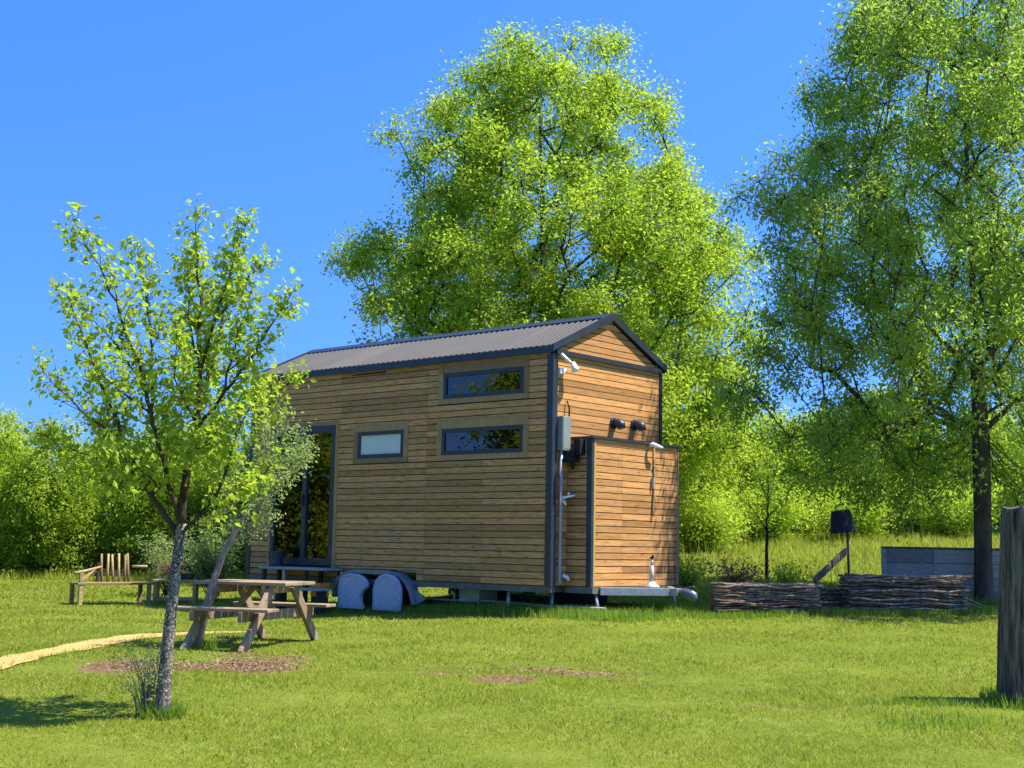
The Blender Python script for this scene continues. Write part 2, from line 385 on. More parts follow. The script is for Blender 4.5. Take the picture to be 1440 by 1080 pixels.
# ------------------------------------------------------------------ grass
def unit(a): return a / np.maximum(np.linalg.norm(a, axis=-1, keepdims=True), 1e-9)
def blades(x, y, z, h, wd, lean=.5):
    n = len(x); az = rng.uniform(0, 2 * PI, n); l = np.abs(rng.normal(lean, .3, n)); b = rng.uniform(0, 2 * PI, n)
    s = np.stack([np.cos(b), np.sin(b), np.zeros(n)], -1) * (wd / 2)[:, None]
    base = np.stack([x, y, z - .005], -1)
    tip = base + np.stack([np.cos(az) * l * h, np.sin(az) * l * h, h], -1)
    v = np.stack([base - s, base + s, tip], 1).reshape(-1, 3)
    return v, np.arange(3 * n).reshape(-1, 3)
def in_view(x, y, m=1.0): return np.abs(x) < (y * .385 + m)
HX, HY, HYAW = .5356, 17.3873, .7109
EA = np.array([-math.cos(HYAW), math.sin(HYAW)]); EB = np.array([math.sin(HYAW), math.cos(HYAW)])
def house_ab(x, y): return (x - HX) * EA[0] + (y - HY) * EA[1], (x - HX) * EB[0] + (y - HY) * EB[1]
V = []; Fc = []; R = []; base = 0
for y0, y1, dens, h, wd in ((6.3, 9, 3600, .032, .0072), (9, 12, 2600, .034, .009), (12, 16, 1500, .036, .011), (16, 22, 700, .045, .016), (22, 31, 300, .06, .026)):
    X1 = y1 * .385 + 1.6; n = int(dens * (y1 - y0) * 2 * X1)
    x = rng.uniform(-X1, X1, n); y = rng.uniform(y0, y1, n)
    dd = dirt(x, y); nse = .5 + .25 * np.sin(7 * x + 3 * np.sin(5 * y)) + .25 * np.sin(9 * y + 2 * np.sin(6 * x))
    keep = in_view(x, y, 1.3) & (path_dist(x, y) > rng.normal(0, .035, n)) & (dd * (.55 + .8 * nse) < rng.uniform(.25, 1.0, n))
    aa, bb = house_ab(x, y); keep &= ~((aa > -.2) & (aa < 6.1) & (bb > .5) & (bb < 2.3))
    x, y = x[keep], y[keep]; n = len(x)
    clump = .75 + .35 * np.sin(2.3 * x + 1.1 * np.sin(1.7 * y)) * np.sin(2.9 * y + .8 * np.sin(2.2 * x))
    hh = h * rng.uniform(.55, 1.35, n) * clump
    v, f = blades(x, y, gl(x, y), hh, wd * rng.uniform(.7, 1.3, n), .9)
    V.append(v); Fc.append(f + base); base += len(v); R.append(rng.random(n))
tag(link('lawn_grass', np_mesh('lawn_grass', np.concatenate(V), np.concatenate(Fc), np.concatenate(R)), M['grass']),
    'short bright green mown grass covering the lawn', 'grass', kind='stuff')

def long_grass(name, label, spots, mat):
    V = []; Fc = []; R = []; base = 0
    for (x, y, h, wd) in spots:
        v, f = blades(x, y, gl(x, y), h, wd, .35); V.append(v); Fc.append(f + base); base += len(v); R.append(rng.random(len(x)))
    return tag(link(name, np_mesh(name, np.concatenate(V), np.concatenate(Fc), np.concatenate(R)), mat), label, 'grass', kind='stuff')
sp = []
n = 14000; aa = rng.uniform(-1.2, 6.4, n); bb = rng.normal(.12, .17, n)      # along the front of the tiny house
x = HX + aa * EA[0] + bb * EB[0]; y = HY + aa * EA[1] + bb * EB[1]
sp.append((x, y, rng.uniform(.05, .17, n), rng.uniform(.008, .016, n)))
n = 5000; aa = rng.uniform(-1.4, -.1, n); bb = rng.uniform(-.2, 3.6, n)
x = HX + aa * EA[0] + bb * EB[0]; y = HY + aa * EA[1] + bb * EB[1]
sp.append((x, y, rng.uniform(.04, .13, n), rng.uniform(.008, .016, n)))
n = 6000; x = rng.uniform(2.4, 6.8, n); y = 17.55 + .33 * (x - 2.6) + rng.normal(0, .12, n); sp.append((x, y, rng.uniform(.04, .12, n), rng.uniform(.008, .016, n)))
for cx, cy, r, n, h in ((-2.3, 9.18, .10, 500, .12), (3.98, 10.4, .24, 900, .12), (7.28, 20.67, .3, 700, .16), (-3.05, 13.45, .12, 300, .12)):
    q = rng.uniform(0, 2 * PI, n); rr = r * rng.uniform(.8, 1.5, n); sp.append((cx + rr * np.cos(q), cy + rr * np.sin(q), rng.uniform(.4, 1.2, n) * h, rng.uniform(.006, .012, n)))
n = 1800; x = np.concatenate([rng.normal(3.25, .35, n // 2), rng.normal(3.05, .3, n - n // 2)]); y = np.concatenate([rng.normal(10.25, .06, n // 2), rng.normal(9.55, .16, n - n // 2)]); sp.append((x, y, rng.uniform(.03, .075, n), rng.uniform(.006, .011, n)))  # dark tufts stand in for the post's shadow and one cast from out of view
n = 1300; q = rng.integers(0, 130, n); cxs = rng.uniform(-3.5, 3.5, 130); cys = rng.uniform(6.8, 15, 130); x = cxs[q] + rng.normal(0, .05, n); y = cys[q] + rng.normal(0, .05, n); k = path_dist(x, y) > .05; sp.append((x[k], y[k], rng.uniform(.03, .065, k.sum()), rng.uniform(.007, .012, k.sum())))
n = 3200; i_ = rng.integers(0, 90, n); sd_ = np.where(rng.random(n) < .5, -1, 1); off = pw[i_] + rng.normal(.01, .035, n); x = pc[i_, 0] + nor[i_, 0] * off * sd_ + rng.normal(0, .05, n); y = pc[i_, 1] + nor[i_, 1] * off * sd_ + rng.normal(0, .05, n); sp.append((x, y, rng.uniform(.02, .06, n), rng.uniform(.006, .012, n)))
long_grass('long_grass', 'longer uncut grass round the house, stacked poles and trunks', sp, M['shade_grass'])
sp = []
n = 90000; x = rng.uniform(1.8, 19, n); y = 21 + 18 * rng.random(n) ** .8
keep = (np.abs(x) < y * .42 + 1) & ((y - 20.5) * .35 + .15 > rng.random(n) * 1.2)
aa, bb = house_ab(x, y); keep &= ~((aa > -.6) & (bb < 3.0))
x, y = x[keep], y[keep]
hh = rng.uniform(.06, .22, len(x)) * np.clip((y - 18) / 12, .35, 1.4) * (.85 + .35 * np.sin(1.3 * x + .6 * y) * np.sin(.8 * y - .9 * x + 1) + .25 * np.sin(3.1 * x))
sp.append((x, y, hh, rng.uniform(.014, .03, len(x))))
n = 1500; x = rng.uniform(2.2, 17, n); y = rng.uniform(22, 38, n); k = in_view(x, y); x, y = x[k], y[k]; sp.append((x, y, rng.uniform(.25, .6, len(x)), rng.uniform(.012, .022, len(x))))
n = 5000; x = rng.uniform(-14, -3.5, n); y = 28.4 + np.abs(rng.normal(0, .7, n)); sp.append((x, y, rng.uniform(.06, .26, n), rng.uniform(.015, .03, n)))
long_grass('meadow_grass', 'tall yellow green meadow grass at the back of the lawn', sp, M['meadow'])

# dry litter chips on the worn patches
n = 6500; x = np.concatenate([rng.normal(-2.75, .6, n * 3 // 4), rng.normal(.35, .6, n // 4)]); y = np.concatenate([rng.normal(12.05, .38, n * 3 // 4), rng.normal(11.6, .3, n // 4)])
k = dirt(x, y) * rng.uniform(.3, 1.2, len(x)) > rng.uniform(.2, .75, len(x)); x, y = x[k], y[k]; n = len(x)
c = np.stack([x, y, gl(x, y) + rng.uniform(.008, .03, n)], -1)
d1 = unit(np.stack([rng.normal(size=n), rng.normal(size=n), rng.normal(0, .3, n)], -1)); nn = unit(np.stack([rng.normal(0, .4, n), rng.normal(0, .4, n), np.ones(n)], -1)); d2 = unit(np.cross(nn, d1))
L = rng.uniform(.007, .022, n)[:, None]
v = np.stack([c - d1 * L, c - d2 * L * .5, c + d1 * L, c + d2 * L * .5], 1).reshape(-1, 3)
tag(link('leaf_litter', np_mesh('leaf_litter', v, np.arange(4 * n).reshape(-1, 4), rng.random(n)), M['chips']), 'dry brown leaf litter scattered on the worn lawn patches', 'leaf litter', kind='stuff')

# ------------------------------------------------------------------ foliage and trees
def leaf_quads(c, size, outward, droop=.35, aspect=.55, up=.55):
    n = len(c)
    nrm = unit(outward * .5 + np.array([0, 0, up]) + rng.normal(0, .6, (n, 3)))
    t = unit(np.cross(nrm, rng.normal(size=(n, 3)))); t[:, 2] -= droop; t = unit(t)
    s = unit(np.cross(nrm, t)); n2 = np.cross(t, s)
    L = size[:, None]; W = L * aspect * .5
    mid = c + t * L * .45
    v = np.stack([c, mid + s * W + n2 * L * .08, c + t * L - n2 * L * .06, mid - s * W + n2 * L * .08], 1).reshape(-1, 3)
    return v
def twig_leaves(ends, dirs, outward, per, sig, size, droop=.35, aspect=.55, along=.0, ctone=None):
    m = len(ends); n = m * per
    c = np.repeat(ends, per, 0) + rng.normal(0, 1, (n, 3)) * sig
    if along: c += np.repeat(dirs, per, 0) * (rng.uniform(-along, along * .25, n))[:, None]
    sz = size * rng.uniform(.45, 1.45, n)
    v = leaf_quads(c, sz, np.repeat(outward, per, 0), droop, aspect)
    tone = np.clip(np.repeat(rng.random(m) * .55 + (0 if ctone is None else (ctone - .5) * .5), per) + rng.random(n) * .45, 0, .99)
    return v, np.arange(4 * n).reshape(-1, 4), tone

def skeleton(points, root_pts, bend=.25, seg=.5, amin=None):
    """greedy branching: attach every point to the nearest node that lies lower / nearer to the trunk"""
    nodes = [np.array(p, float) for p in root_pts]; par = [-1] + list(range(len(root_pts) - 1))
    root = nodes[0]; axis_top = nodes[-1]
    order = np.argsort([np.hypot(p[0] - np.interp(p[2], [q[2] for q in root_pts], [q[0] for q in root_pts]), p[1] - root[1]) + .3 * p[2] for p in points])
    ends = {}
    for i in order:
        p = points[i]; A = np.array(nodes); d = p - A; dist = np.linalg.norm(d, axis=1)
        horiz = np.hypot(d[:, 0], d[:, 1]); pen = np.where(d[:, 2] < .6 * horiz, (.6 * horiz - d[:, 2]) * 1.6, 0)
        rootpen = np.where(A[:, 2] < (amin or root_pts[1][2] * .95), 6., 0)
        j = int(np.argmin(dist + pen + rootpen)); L = dist[j]; m = max(1, int(L / seg)); a = nodes[j]; last = j
        for q in range(1, m + 1):
            f = q / m; pos = a + (p - a) * f; pos = pos + np.array([0, 0, -bend * L * f * (1 - f)]) + (rng.normal(0, .04, 3) * L * (1 if q < m else 0))
            nodes.append(pos); par.append(last); last = len(nodes) - 1
        ends[i] = last
    cnt = np.zeros(len(nodes))
    for i in ends.values(): cnt[i] += 1
    for i in range(len(nodes) - 1, 0, -1): cnt[par[i]] += cnt[i]
    return np.array(nodes), par, cnt, ends
def tube_tree(nodes, par, cnt, r0, expo=.5, rmin=.006, n=6, boost=None):
    tot = max(cnt[0], 1); rad = np.maximum(r0 * (np.maximum(cnt, .3) / tot) ** expo, rmin)
    if boost is not None: rad = boost(nodes, rad)
    V = []; F = []; b = 0; ang = np.arange(n) * 2 * PI / n
    for i in range(1, len(nodes)):
        p, q = nodes[par[i]], nodes[i]; d = q - p; L = np.linalg.norm(d)
        if L < 1e-6: continue
        d /= L; a = np.cross(d, [1, 0, 0] if abs(d[0]) < .8 else [0, 1, 0]); a /= np.linalg.norm(a); c = np.cross(d, a)
        ring = np.cos(ang)[:, None] * a + np.sin(ang)[:, None] * c
        rp = rad[par[i]] if par[i] == 0 or cnt[i] > .6 * cnt[par[i]] else min(rad[par[i]], rad[i] * 1.25)
        V += [p + ring * rp, q + d * rad[i] * .3 + ring * rad[i]]
        F += [(b + k, b + (k + 1) % n, b + n + (k + 1) % n, b + n + k) for k in range(n)]; b += 2 * n
    return np.concatenate(V), np.array(F)

def big_tree(name, label, cat, loc, env, trunk, n_clump, twigs, per, sig, leaf, crad, r0, leafmat, barkmat, depth=1., droop=.35, aspect=.55, flat=.75, trunk_px=None, boost=None, group=None, void=0, amin=None, clear=0):
    """env: rows of (z, left radius, right radius) above the base"""
    env = np.array(env); z0, z1 = env[0, 0], env[-1, 0]
    zs = np.linspace(z0, z1, 400); area = ((np.interp(zs, env[:, 0], env[:, 1]) + np.interp(zs, env[:, 0], env[:, 2])) / 2) ** 1.35 + .15
    cdf = np.cumsum(area); cdf /= cdf[-1]
    pts = []
    tries = 0; mind = crad * .50
    while len(pts) < n_clump and tries < n_clump * 40:
        tries += 1
        z = np.interp(rng.random(), cdf, zs); az = rng.uniform(0, 2 * PI); c = math.cos(az)
        rl, rr = np.interp(z, env[:, 0], env[:, 1]), np.interp(z, env[:, 0], env[:, 2])
        R_ = (rl * (1 - c) + rr * (1 + c)) / 2; R_ *= 1 + .10 * math.sin(3 * az + z * 1.7) + .07 * math.sin(5 * az - z * 2.3)
        rad = R_ * rng.uniform(.02, 1) ** .42
        if clear and rad * c < .62 and rad * c > -.62 and rad * math.sin(az) < .6 and z < clear: continue
        if void and math.sin(1.9 * z + 2.1 * c * rad / void) + math.sin(1.7 * rad * math.sin(az) / void + 2.6 * z / void + 1.3) + math.sin(2.9 * rad * c / void - 1.1 * z / void) < -1.85: continue
        p = np.array([rad * c, rad * math.sin(az) * depth, z])
        if pts and np.min(np.linalg.norm(np.array(pts) - p, axis=1)) < mind: continue
        pts.append(p)
    pts = np.array(pts)
    nodes, par, cnt, ends = skeleton(pts, trunk, amin=amin)
    root = thing(name, label, cat, loc, 0, group)
    m = len(pts)
    size = crad * rng.uniform(.65, 1.3, m)
    off = rng.normal(size=(m, twigs, 3)); off = off / np.linalg.norm(off, axis=-1, keepdims=True) * rng.uniform(.45, 1, (m, twigs, 1))
    off[..., 2] *= flat
    tw = (pts[:, None] + off * size[:, None, None])
    axis = np.stack([np.interp(pts[:, 2], [q[2] for q in trunk], [q[0] for q in trunk]), np.zeros(m), pts[:, 2] - .25 * (z1 - z0)], -1)
    outw = unit(unit(pts - axis)[:, None] * .5 + off).reshape(-1, 3)
    twf = tw.reshape(-1, 3); dirs = unit(off).reshape(-1, 3)
    v, f, tone = twig_leaves(twf, dirs, outw, per, sig, leaf, droop, aspect, along=crad * .35, ctone=np.repeat(rng.random(m), twigs))
    # branches + a thin twig to each tuft
    bv, bf = tube_tree(nodes, par, cnt, r0, .5, .008, 6, boost)
    TV = []; TF = []; b = len(bv)
    for i in range(m):
        s = nodes[ends[i]]
        for k in range(twigs):
            e = tw[i, k]; mid = (s + e) / 2 + np.array([0, 0, .04]); d = unit(e - s); a = unit(np.cross(d, [.3, .5, .8])); c2 = np.cross(d, a); r_ = .007
            for p, rr in ((s, r_ * 1.3), (mid, r_), (e, r_ * .5)):
                TV += [p + a * rr, p - a * rr * .5 + c2 * rr * .87, p - a * rr * .5 - c2 * rr * .87]
            for q in (0, 3):
                TF += [(b + q + j, b + q + (j + 1) % 3, b + q + 3 + (j + 1) % 3, b + q + 3 + j) for j in range(3)]
            b += 9
    link('trunk', np_mesh('trunk', np.concatenate([bv, np.array(TV)]), np.concatenate([bf, np.array(TF)]), smooth=True), barkmat, root)
    link('crown', np_mesh('crown', v, f, tone), leafmat, root)
    return root

def flare(nodes, rad):
    z = nodes[:, 2]; core = np.hypot(nodes[:, 0], nodes[:, 1]) < .35
    return np.where(core & (z < .6), rad * (1 + .35 * np.clip(1 - z / .5, 0, 1)), rad)

# the bright lime-green tree behind the house
bx, by = .82, 30.; bz = g(bx, by)
prof = [(690, 90, 150), (640, 200, 310), (560, 270, 335), (480, 284, 328), (400, 284, 306), (300, 268, 276), (250, 254, 230), (200, 234, 202), (150, 204, 186), (105, 166, 178), (72, 128, 166), (46, 104, 140), (32, 80, 90)]
env = [(1.5 + (767 - p) / 62.6 - bz - .12, max(l / 62.6 - .25, .2), max(r / 62.6 - .25, .2)) for p, l, r in prof]
trunk = [(0, 0, 0), (.02, 0, .7), (.05, .05, 1.6), (-.05, .1, 3.0), (-.1, .05, 4.6), (-.15, 0, 6.3), (-.2, 0, 8.2), (-.3, 0, 10.2)]
big_tree('broadleaf_tree', 'tall lime green broadleaf tree behind the wooden tiny house', 'tree', (bx, by, bz), env, trunk, 700, 9, 46, .15, .090, .55, .27, M['leaf_big'], M['bark_dark'], depth=.95, boost=flare, void=.9, amin=1.55)

# the darker tree on the right
tx, ty = 7.281, 20.67; tz = g(tx, ty)
prof = [(715, 170, 110), (660, 290, 230), (600, 320, 280), (500, 335, 300), (400, 335, 300), (300, 338, 300), (200, 300, 290), (120, 270, 270), (60, 255, 255), (0, 230, 230), (-100, 150, 160), (-200, 50, 50)]
env = [(1.5 + (777 - p) / 90.9 - tz - .08, max(l / 90.9 - .22, .15), max(r / 90.9 - .22, .15)) for p, l, r in prof]
trunk = [(0, 0, 0), (.0, 0, .6), (.01, 0, 1.5), (.02, .03, 2.6), (.0, .05, 3.6), (-.04, .05, 5.0), (-.08, .05, 6.6), (-.12, 0, 8.4), (-.1, 0, 9.9)]
big_tree('shade_tree', 'tall airy dark trunked tree standing at the grey raised bed', 'tree', (tx, ty, tz), env, trunk, 700, 8, 36, .125, .076, .44, .135, M['leaf_right'], M['bark_right'], depth=.95, droop=.6, aspect=.45, void=.8, amin=2.55, clear=3.3,
         boost=lambda nd, r: np.where(np.arange(len(r)) >= 9, np.minimum(r, .042), np.where(nd[:, 2] < 4, np.maximum(r, .104 + .05 * np.clip(1 - nd[:, 2] / .5, 0, 1)), r)))

# bushes of the hedges: three crown shapes, copied with their own labels
def make_bush(seed_env, n_cl, twigs, per, leafmat, crad=.42, leaf=.085, sig=.12):
    tr = [(0, 0, 0), (.03, 0, .35), (0, .05, .9), (.05, 0, 1.6)]
    r = big_tree('bush', 'x', 'bush', (0, 0, 0), seed_env, tr, n_cl, twigs, per, sig, leaf, crad, .05, leafmat, M['bark_dark'])
    return r
def copy_tree(o, mats=None):
    r = o.copy(); COL.objects.link(r)
    for ch in o.children:
        c = ch.copy(); COL.objects.link(c); c.parent = r
    return r
e1 = [(.25, 1.0, 1.1), (.8, 1.35, 1.3), (1.6, 1.35, 1.45), (2.4, 1.05, 1.1), (3.0, .55, .6), (3.3, .2, .2)]
e2 = [(.2, 1.2, 1.0), (.9, 1.5, 1.4), (1.7, 1.3, 1.6), (2.3, .9, 1.2), (2.8, .5, .7), (3.2, .2, .3)]
e3 = [(.4, .8, .8), (1.2, 1.1, 1.2), (2.2, 1.2, 1.1), (3.0, .9, .8), (3.7, .5, .5), (4.2, .2, .15)]
B = {'mid': make_bush(e1, 170, 7, 30, M['leaf_bush']), 'yellow': make_bush(e2, 170, 7, 28, M['leaf_bush_yellow']), 'dark': make_bush(e3, 180, 7, 28, M['leaf_bush_dark']),
     'tall': make_bush(e3, 180, 7, 28, M['leaf_bush_yellow'])}
LH, RH = 'bushes of the hedge on the left', 'bushes of the thicket on the right'
bushes = [  # kind, x, y, scale, rot, label, group
    ('yellow', -11.6, 30.2, 1.0, .3, 'bright yellow green bush at the left edge of the hedge', LH),
    ('dark', -10.1, 29.6, .84, 1.9, 'dark green bush in the left hedge, next to the bush at the photo edge', LH),
    ('mid', -9.3, 31.5, 1.0, 2.6, 'rounded mid green bush in the hedge, up and left of the garden bench', LH),
    ('dark', -7.9, 30.2, .86, 4.0, 'dark shaded bush directly behind the garden bench', LH),
    ('yellow', -6.6, 31.8, 1.02, 5.2, 'yellow green bush in the left hedge, behind the sapling trunk', LH),
    ('mid', -5.4, 30.4, .98, .9, 'mid green bush in the left hedge, next to the house corner', LH),
    ('dark', -4.3, 31.8, 1.0, 2.2, 'dark bush half hidden behind the left end of the house', LH),
    ('tall', -13.2, 34.5, .95, 1.1, 'tall pale green bush rising over the far left of the hedge', LH),
    ('mid', -12.9, 29.0, .9, 3.3, 'mid green bush left of the photo edge in the hedge', LH),
    ('tall', -8.3, 35.5, .92, 3.0, 'tall pale green bush in the second row of the left hedge', LH),
    ('yellow', 4.6, 36.2, 1.06, .4, 'yellow green bush just right of the tiny house', RH),
    ('tall', 6.0, 37.8, .92, 1.3, 'tall yellow green bush in the thicket above the left pole stack', RH),
    ('mid', 7.6, 37.3, 1.05, 2.2, 'mid green bush in the thicket left of the upturned bucket', RH),
    ('dark', 9.0, 38.0, .88, 3.1, 'dark green bush in the thicket behind the upturned bucket', RH),
    ('mid', 10.8, 38.2, 1.08, 4.4, 'mid green bush in the thicket over the left end of the raised bed', RH),
    ('yellow', 12.4, 38.8, 1.0, 5.0, 'pale green bush in the thicket left of the dark trunk', RH),
    ('mid', 14.0, 38.4, 1.1, .1, 'mid green bush in the thicket right of the dark trunk', RH),
    ('dark', 15.6, 38.8, 1.0, 1.5, 'dark green bush in the thicket at the right photo edge', RH),
    ('tall', 11.4, 41.5, 1.05, 2.8, 'tall pale bush in the second row of the right thicket', RH),
    ('dark', 3.2, 37.5, 1.02, 4.1, 'dark green bush half hidden by the right end of the house', RH),
    ('yellow', 17.3, 39.5, 1.1, 2.0, 'yellow green bush beyond the right photo edge', RH),
    ('tall', -15.4, 14.0, 1.85, .5, 'tall bush left of the lawn, mirrored in the glass door', 'bushes mirrored in the windows'),
    ('mid', -17.5, 16.9, 1.0, 1.7, 'broad bush left of the lawn, mirrored in the windows', 'bushes mirrored in the windows'),
    ('yellow', -14.5, 18.3, 1.25, 2.7, 'yellow green bush left of the lawn, mirrored in the lower windows', 'bushes mirrored in the windows'),
    ('tall', -15.8, 21.2, 1.45, .9, 'tall bush mirrored in the middle of the glass door', 'bushes mirrored in the windows'),
    ('yellow', -18.6, 23.6, 1.6, 2.9, 'pale bush mirrored in the left edge of the glass door', 'bushes mirrored in the windows'),
    ('dark', -19.0, 11.0, 1.6, 3.7, 'dark bush far left of the lawn, mirrored in the upper window', 'bushes mirrored in the windows'),
]
used = set()
for kd, x, y, s, r, lab, grp in bushes:
    o = B[kd] if kd not in used else copy_tree(B[kd]); used.add(kd)
    o.location = (x, y, g(x, y) - .05); o.scale = (s, s, s); o.rotation_euler = (0, 0, r); tag(o, lab, 'bush', grp)

def limb_tree(name, label, cat, loc, limbs, leafmat, barkmat, leaf, per, sig, trunk_pts, trunk_rad, limbmat=None, twig_step=.10, droop=.4, start=.3, spread=.16, aspect=.7):
    """limbs: (points, r0); leaves grow on side twigs along every limb. Coordinates are relative to loc"""
    root = thing(name, label, cat, loc)
    MB().tube(trunk_pts, trunk_rad, 10).build('trunk', barkmat, root)
    br = MB(); E = []; D = []
    for pts, r0 in limbs:
        P = np.array(pts, float)
        L = np.concatenate([[0], np.cumsum(np.linalg.norm(np.diff(P, axis=0), axis=1))]); n = max(4, int(L[-1] / .08))
        s = np.linspace(0, L[-1], n); Q = np.stack([np.interp(s, L, P[:, j]) for j in range(3)], -1)
        k = np.hanning(5 + 2); k /= k.sum()
        if n > 10:
            Q2 = np.stack([np.convolve(np.pad(Q[:, j], 3, 'reflect', reflect_type='odd'), k, 'valid') for j in range(3)], -1); Q2[0] = Q[0]; Q = Q2
        Q[1:-1] += rng.normal(0, .006, (n - 2, 3))
        br.tube(Q, list(np.maximum(r0 * (1 - s / L[-1]) ** .8, .0025)), 6)
        st = start * L[-1]
        for d in np.arange(st, L[-1], twig_step):
            i = min(int(d / L[-1] * (n - 1)), n - 2); p = Q[i]; tn = unit(Q[i + 1] - Q[i])
            for _ in range(2):
                side = unit(rng.normal(size=3)); dr = unit(tn * .7 + side * .9 + np.array([0, 0, .25])); ln = spread * rng.uniform(.3, 1.5) * (1.2 - .82 * d / L[-1])
                e = p + dr * ln; br.tube([p, (p + e) / 2 + rng.normal(0, .01, 3), e], [.003, .0022, .0012], 4, cap=False); E.append(e); D.append(dr)
                E.append((p + e) / 2); D.append(dr)
        E.append(Q[-1]); D.append(tn)
    br.build('branches', limbmat or barkmat, root)
    E = np.array(E); D = np.array(D)
    v, f, tone = twig_leaves(E, D, D, per, sig, leaf, droop, aspect)
    link('crown', np_mesh('crown', v, f, tone), leafmat, root)
    return root

# foreground sapling
sx, sy = -2.30, 9.18; sz = g(sx, sy)
def spx(u, v, d=0.):   # sapling limb points measured in its own plane, d = depth
    s = 204.6; return ((u - 233) / s, d, (1008 - v) / s)
def limb(pts, r): return ([spx(*p) for p in pts], r * .78)
limbs = [
    limb([(243, 760, 0), (190, 692, .05), (150, 620, .12), (112, 545, .2), (75, 470, .25), (46, 402, .28)], .030),
    limb([(152, 625, .1), (100, 590, .0), (62, 552, -.1), (40, 518, -.15)], .014),
    limb([(176, 672, .05), (130, 655, -.1), (95, 640, -.2), (55, 622, -.3)], .012),
    limb([(241, 735, 0), (222, 660, -.1), (207, 600, -.2), (190, 520, -.28), (150, 430, -.3), (90, 316, -.34)], .026),
    limb([(207, 600, -.2), (200, 540, -.1), (185, 450, 0), (160, 342, .05)], .016),
    limb([(200, 560, -.15), (160, 500, -.3), (120, 455, -.4), (105, 440, -.4)], .010),
    limb([(244, 745, 0), (249, 660, 0), (258, 600, .05), (257, 500, .1), (248, 400, .1), (239, 286, .12)], .040),
    limb([(258, 590, .05), (270, 500, .25), (280, 400, .3), (288, 312, .35)], .018),
    limb([(256, 540, .05), (285, 460, -.15), (315, 380, -.25), (333, 312, -.3)], .018),
    limb([(285, 460, -.15), (320, 400, -.05), (348, 362, 0)], .010),
    limb([(255, 610, .05), (290, 580, -.15), (340, 520, -.3), (375, 465, -.35), (406, 416, -.4)], .020),
    limb([(262, 625, .05), (310, 590, .2), (350, 550, .3), (395, 520, .35)], .016),
    limb([(300, 570, -.2), (330, 480, -.35), (350, 410, -.4)], .012),
    limb([(247, 752, 0), (290, 712, -.1), (315, 670, -.2), (327, 620, -.3), (365, 560, -.4)], .020),
    limb([(250, 500, .1), (225, 430, .3), (215, 370, .4), (212, 330, .42)], .012),
    limb([(258, 560, .1), (230, 500, .5), (200, 450, .6)], .012),
    limb([(256, 600, .05), (245, 540, -.45), (260, 470, -.6)], .012),
    limb([(260, 620, .05), (300, 560, .5), (330, 520, .65)], .012),
    limb([(205, 590, -.2), (170, 560, -.55), (140, 520, -.7)], .010),
    limb([(140, 600, .1), (110, 610, .4), (80, 590, .5)], .010),
    limb([(180, 680, .1), (150, 660, .35), (120, 650, .5), (85, 640, .55)], .010), limb([(200, 700, .1), (160, 690, -.3), (110, 670, -.5)], .010), limb([(300, 705, -.1), (335, 680, .3), (360, 640, .4)], .010), limb([(230, 700, -.1), (205, 670, -.4), (170, 640, -.6)], .010),
    limb([(246, 650, 0), (220, 620, .4), (190, 580, .6), (150, 560, .7)], .012),
    limb([(250, 640, 0), (290, 640, -.4), (320, 610, -.5)], .010),
]
trk = [spx(230, 1016), spx(231, 985), spx(233, 930), spx(236, 870), spx(241, 800), spx(244, 752), spx(246, 740)]
limb_tree('sapling', 'young lime green sapling with lichen speckled trunk on the front lawn', 'tree', (sx, sy, sz), limbs, M['leaf_sapling'], M['bark_sapling'], .046, 8, .045, trk, [.066, .054, .044, .040, .037, .035, .028], M['bark_limb'], .068, .45, .16, .23)
# grey twiggy shrub at its foot
def twig_shrub(name, label, loc, n, h, spread, leafmat, leaf=.02, per=4, sig=.02, barkmat=None, cat='shrub', droop=.2):
    root = thing(name, label, cat, loc); st = MB(); E = []; D = []
    for i in range(n):
        az = rng.uniform(0, 2 * PI); ln = h * rng.uniform(.55, 1.1); le = spread * rng.uniform(.15, 1)
        p0 = np.array([rng.normal(0, .03), rng.normal(0, .03), 0]); p1 = p0 + np.array([math.cos(az) * le * .4, math.sin(az) * le * .4, ln * .6]); p2 = p0 + np.array([math.cos(az) * le, math.sin(az) * le, ln])
        st.tube([p0, p1, p2], [.002 + .005 * h, .0015 + .003 * h, .0012], 5, cap=False)
        for f in np.linspace(.25, 1, max(3, int(ln / .07))):
            q = p0 * (1 - f) ** 2 + 2 * p1 * f * (1 - f) + p2 * f * f; E.append(q + rng.normal(0, .03, 3)); D.append(unit(p2 - p1))
    st.build('stems', barkmat or M['bark_limb'], root)
    E = np.array(E); D = np.array(D); v, f, tone = twig_leaves(E, D, D, per, sig, leaf, droop, .5)
    link('leaves', np_mesh('leaves', v, f, tone), leafmat, root); return root
twig_shrub('twig_shrub', 'small grey twiggy shrub at the foot of the sapling', (-2.43, 9.22, g(-2.43, 9.22)), 40, .46, .20, M['leaf_silver'], .022, 5, .035, M['bark_pale'])
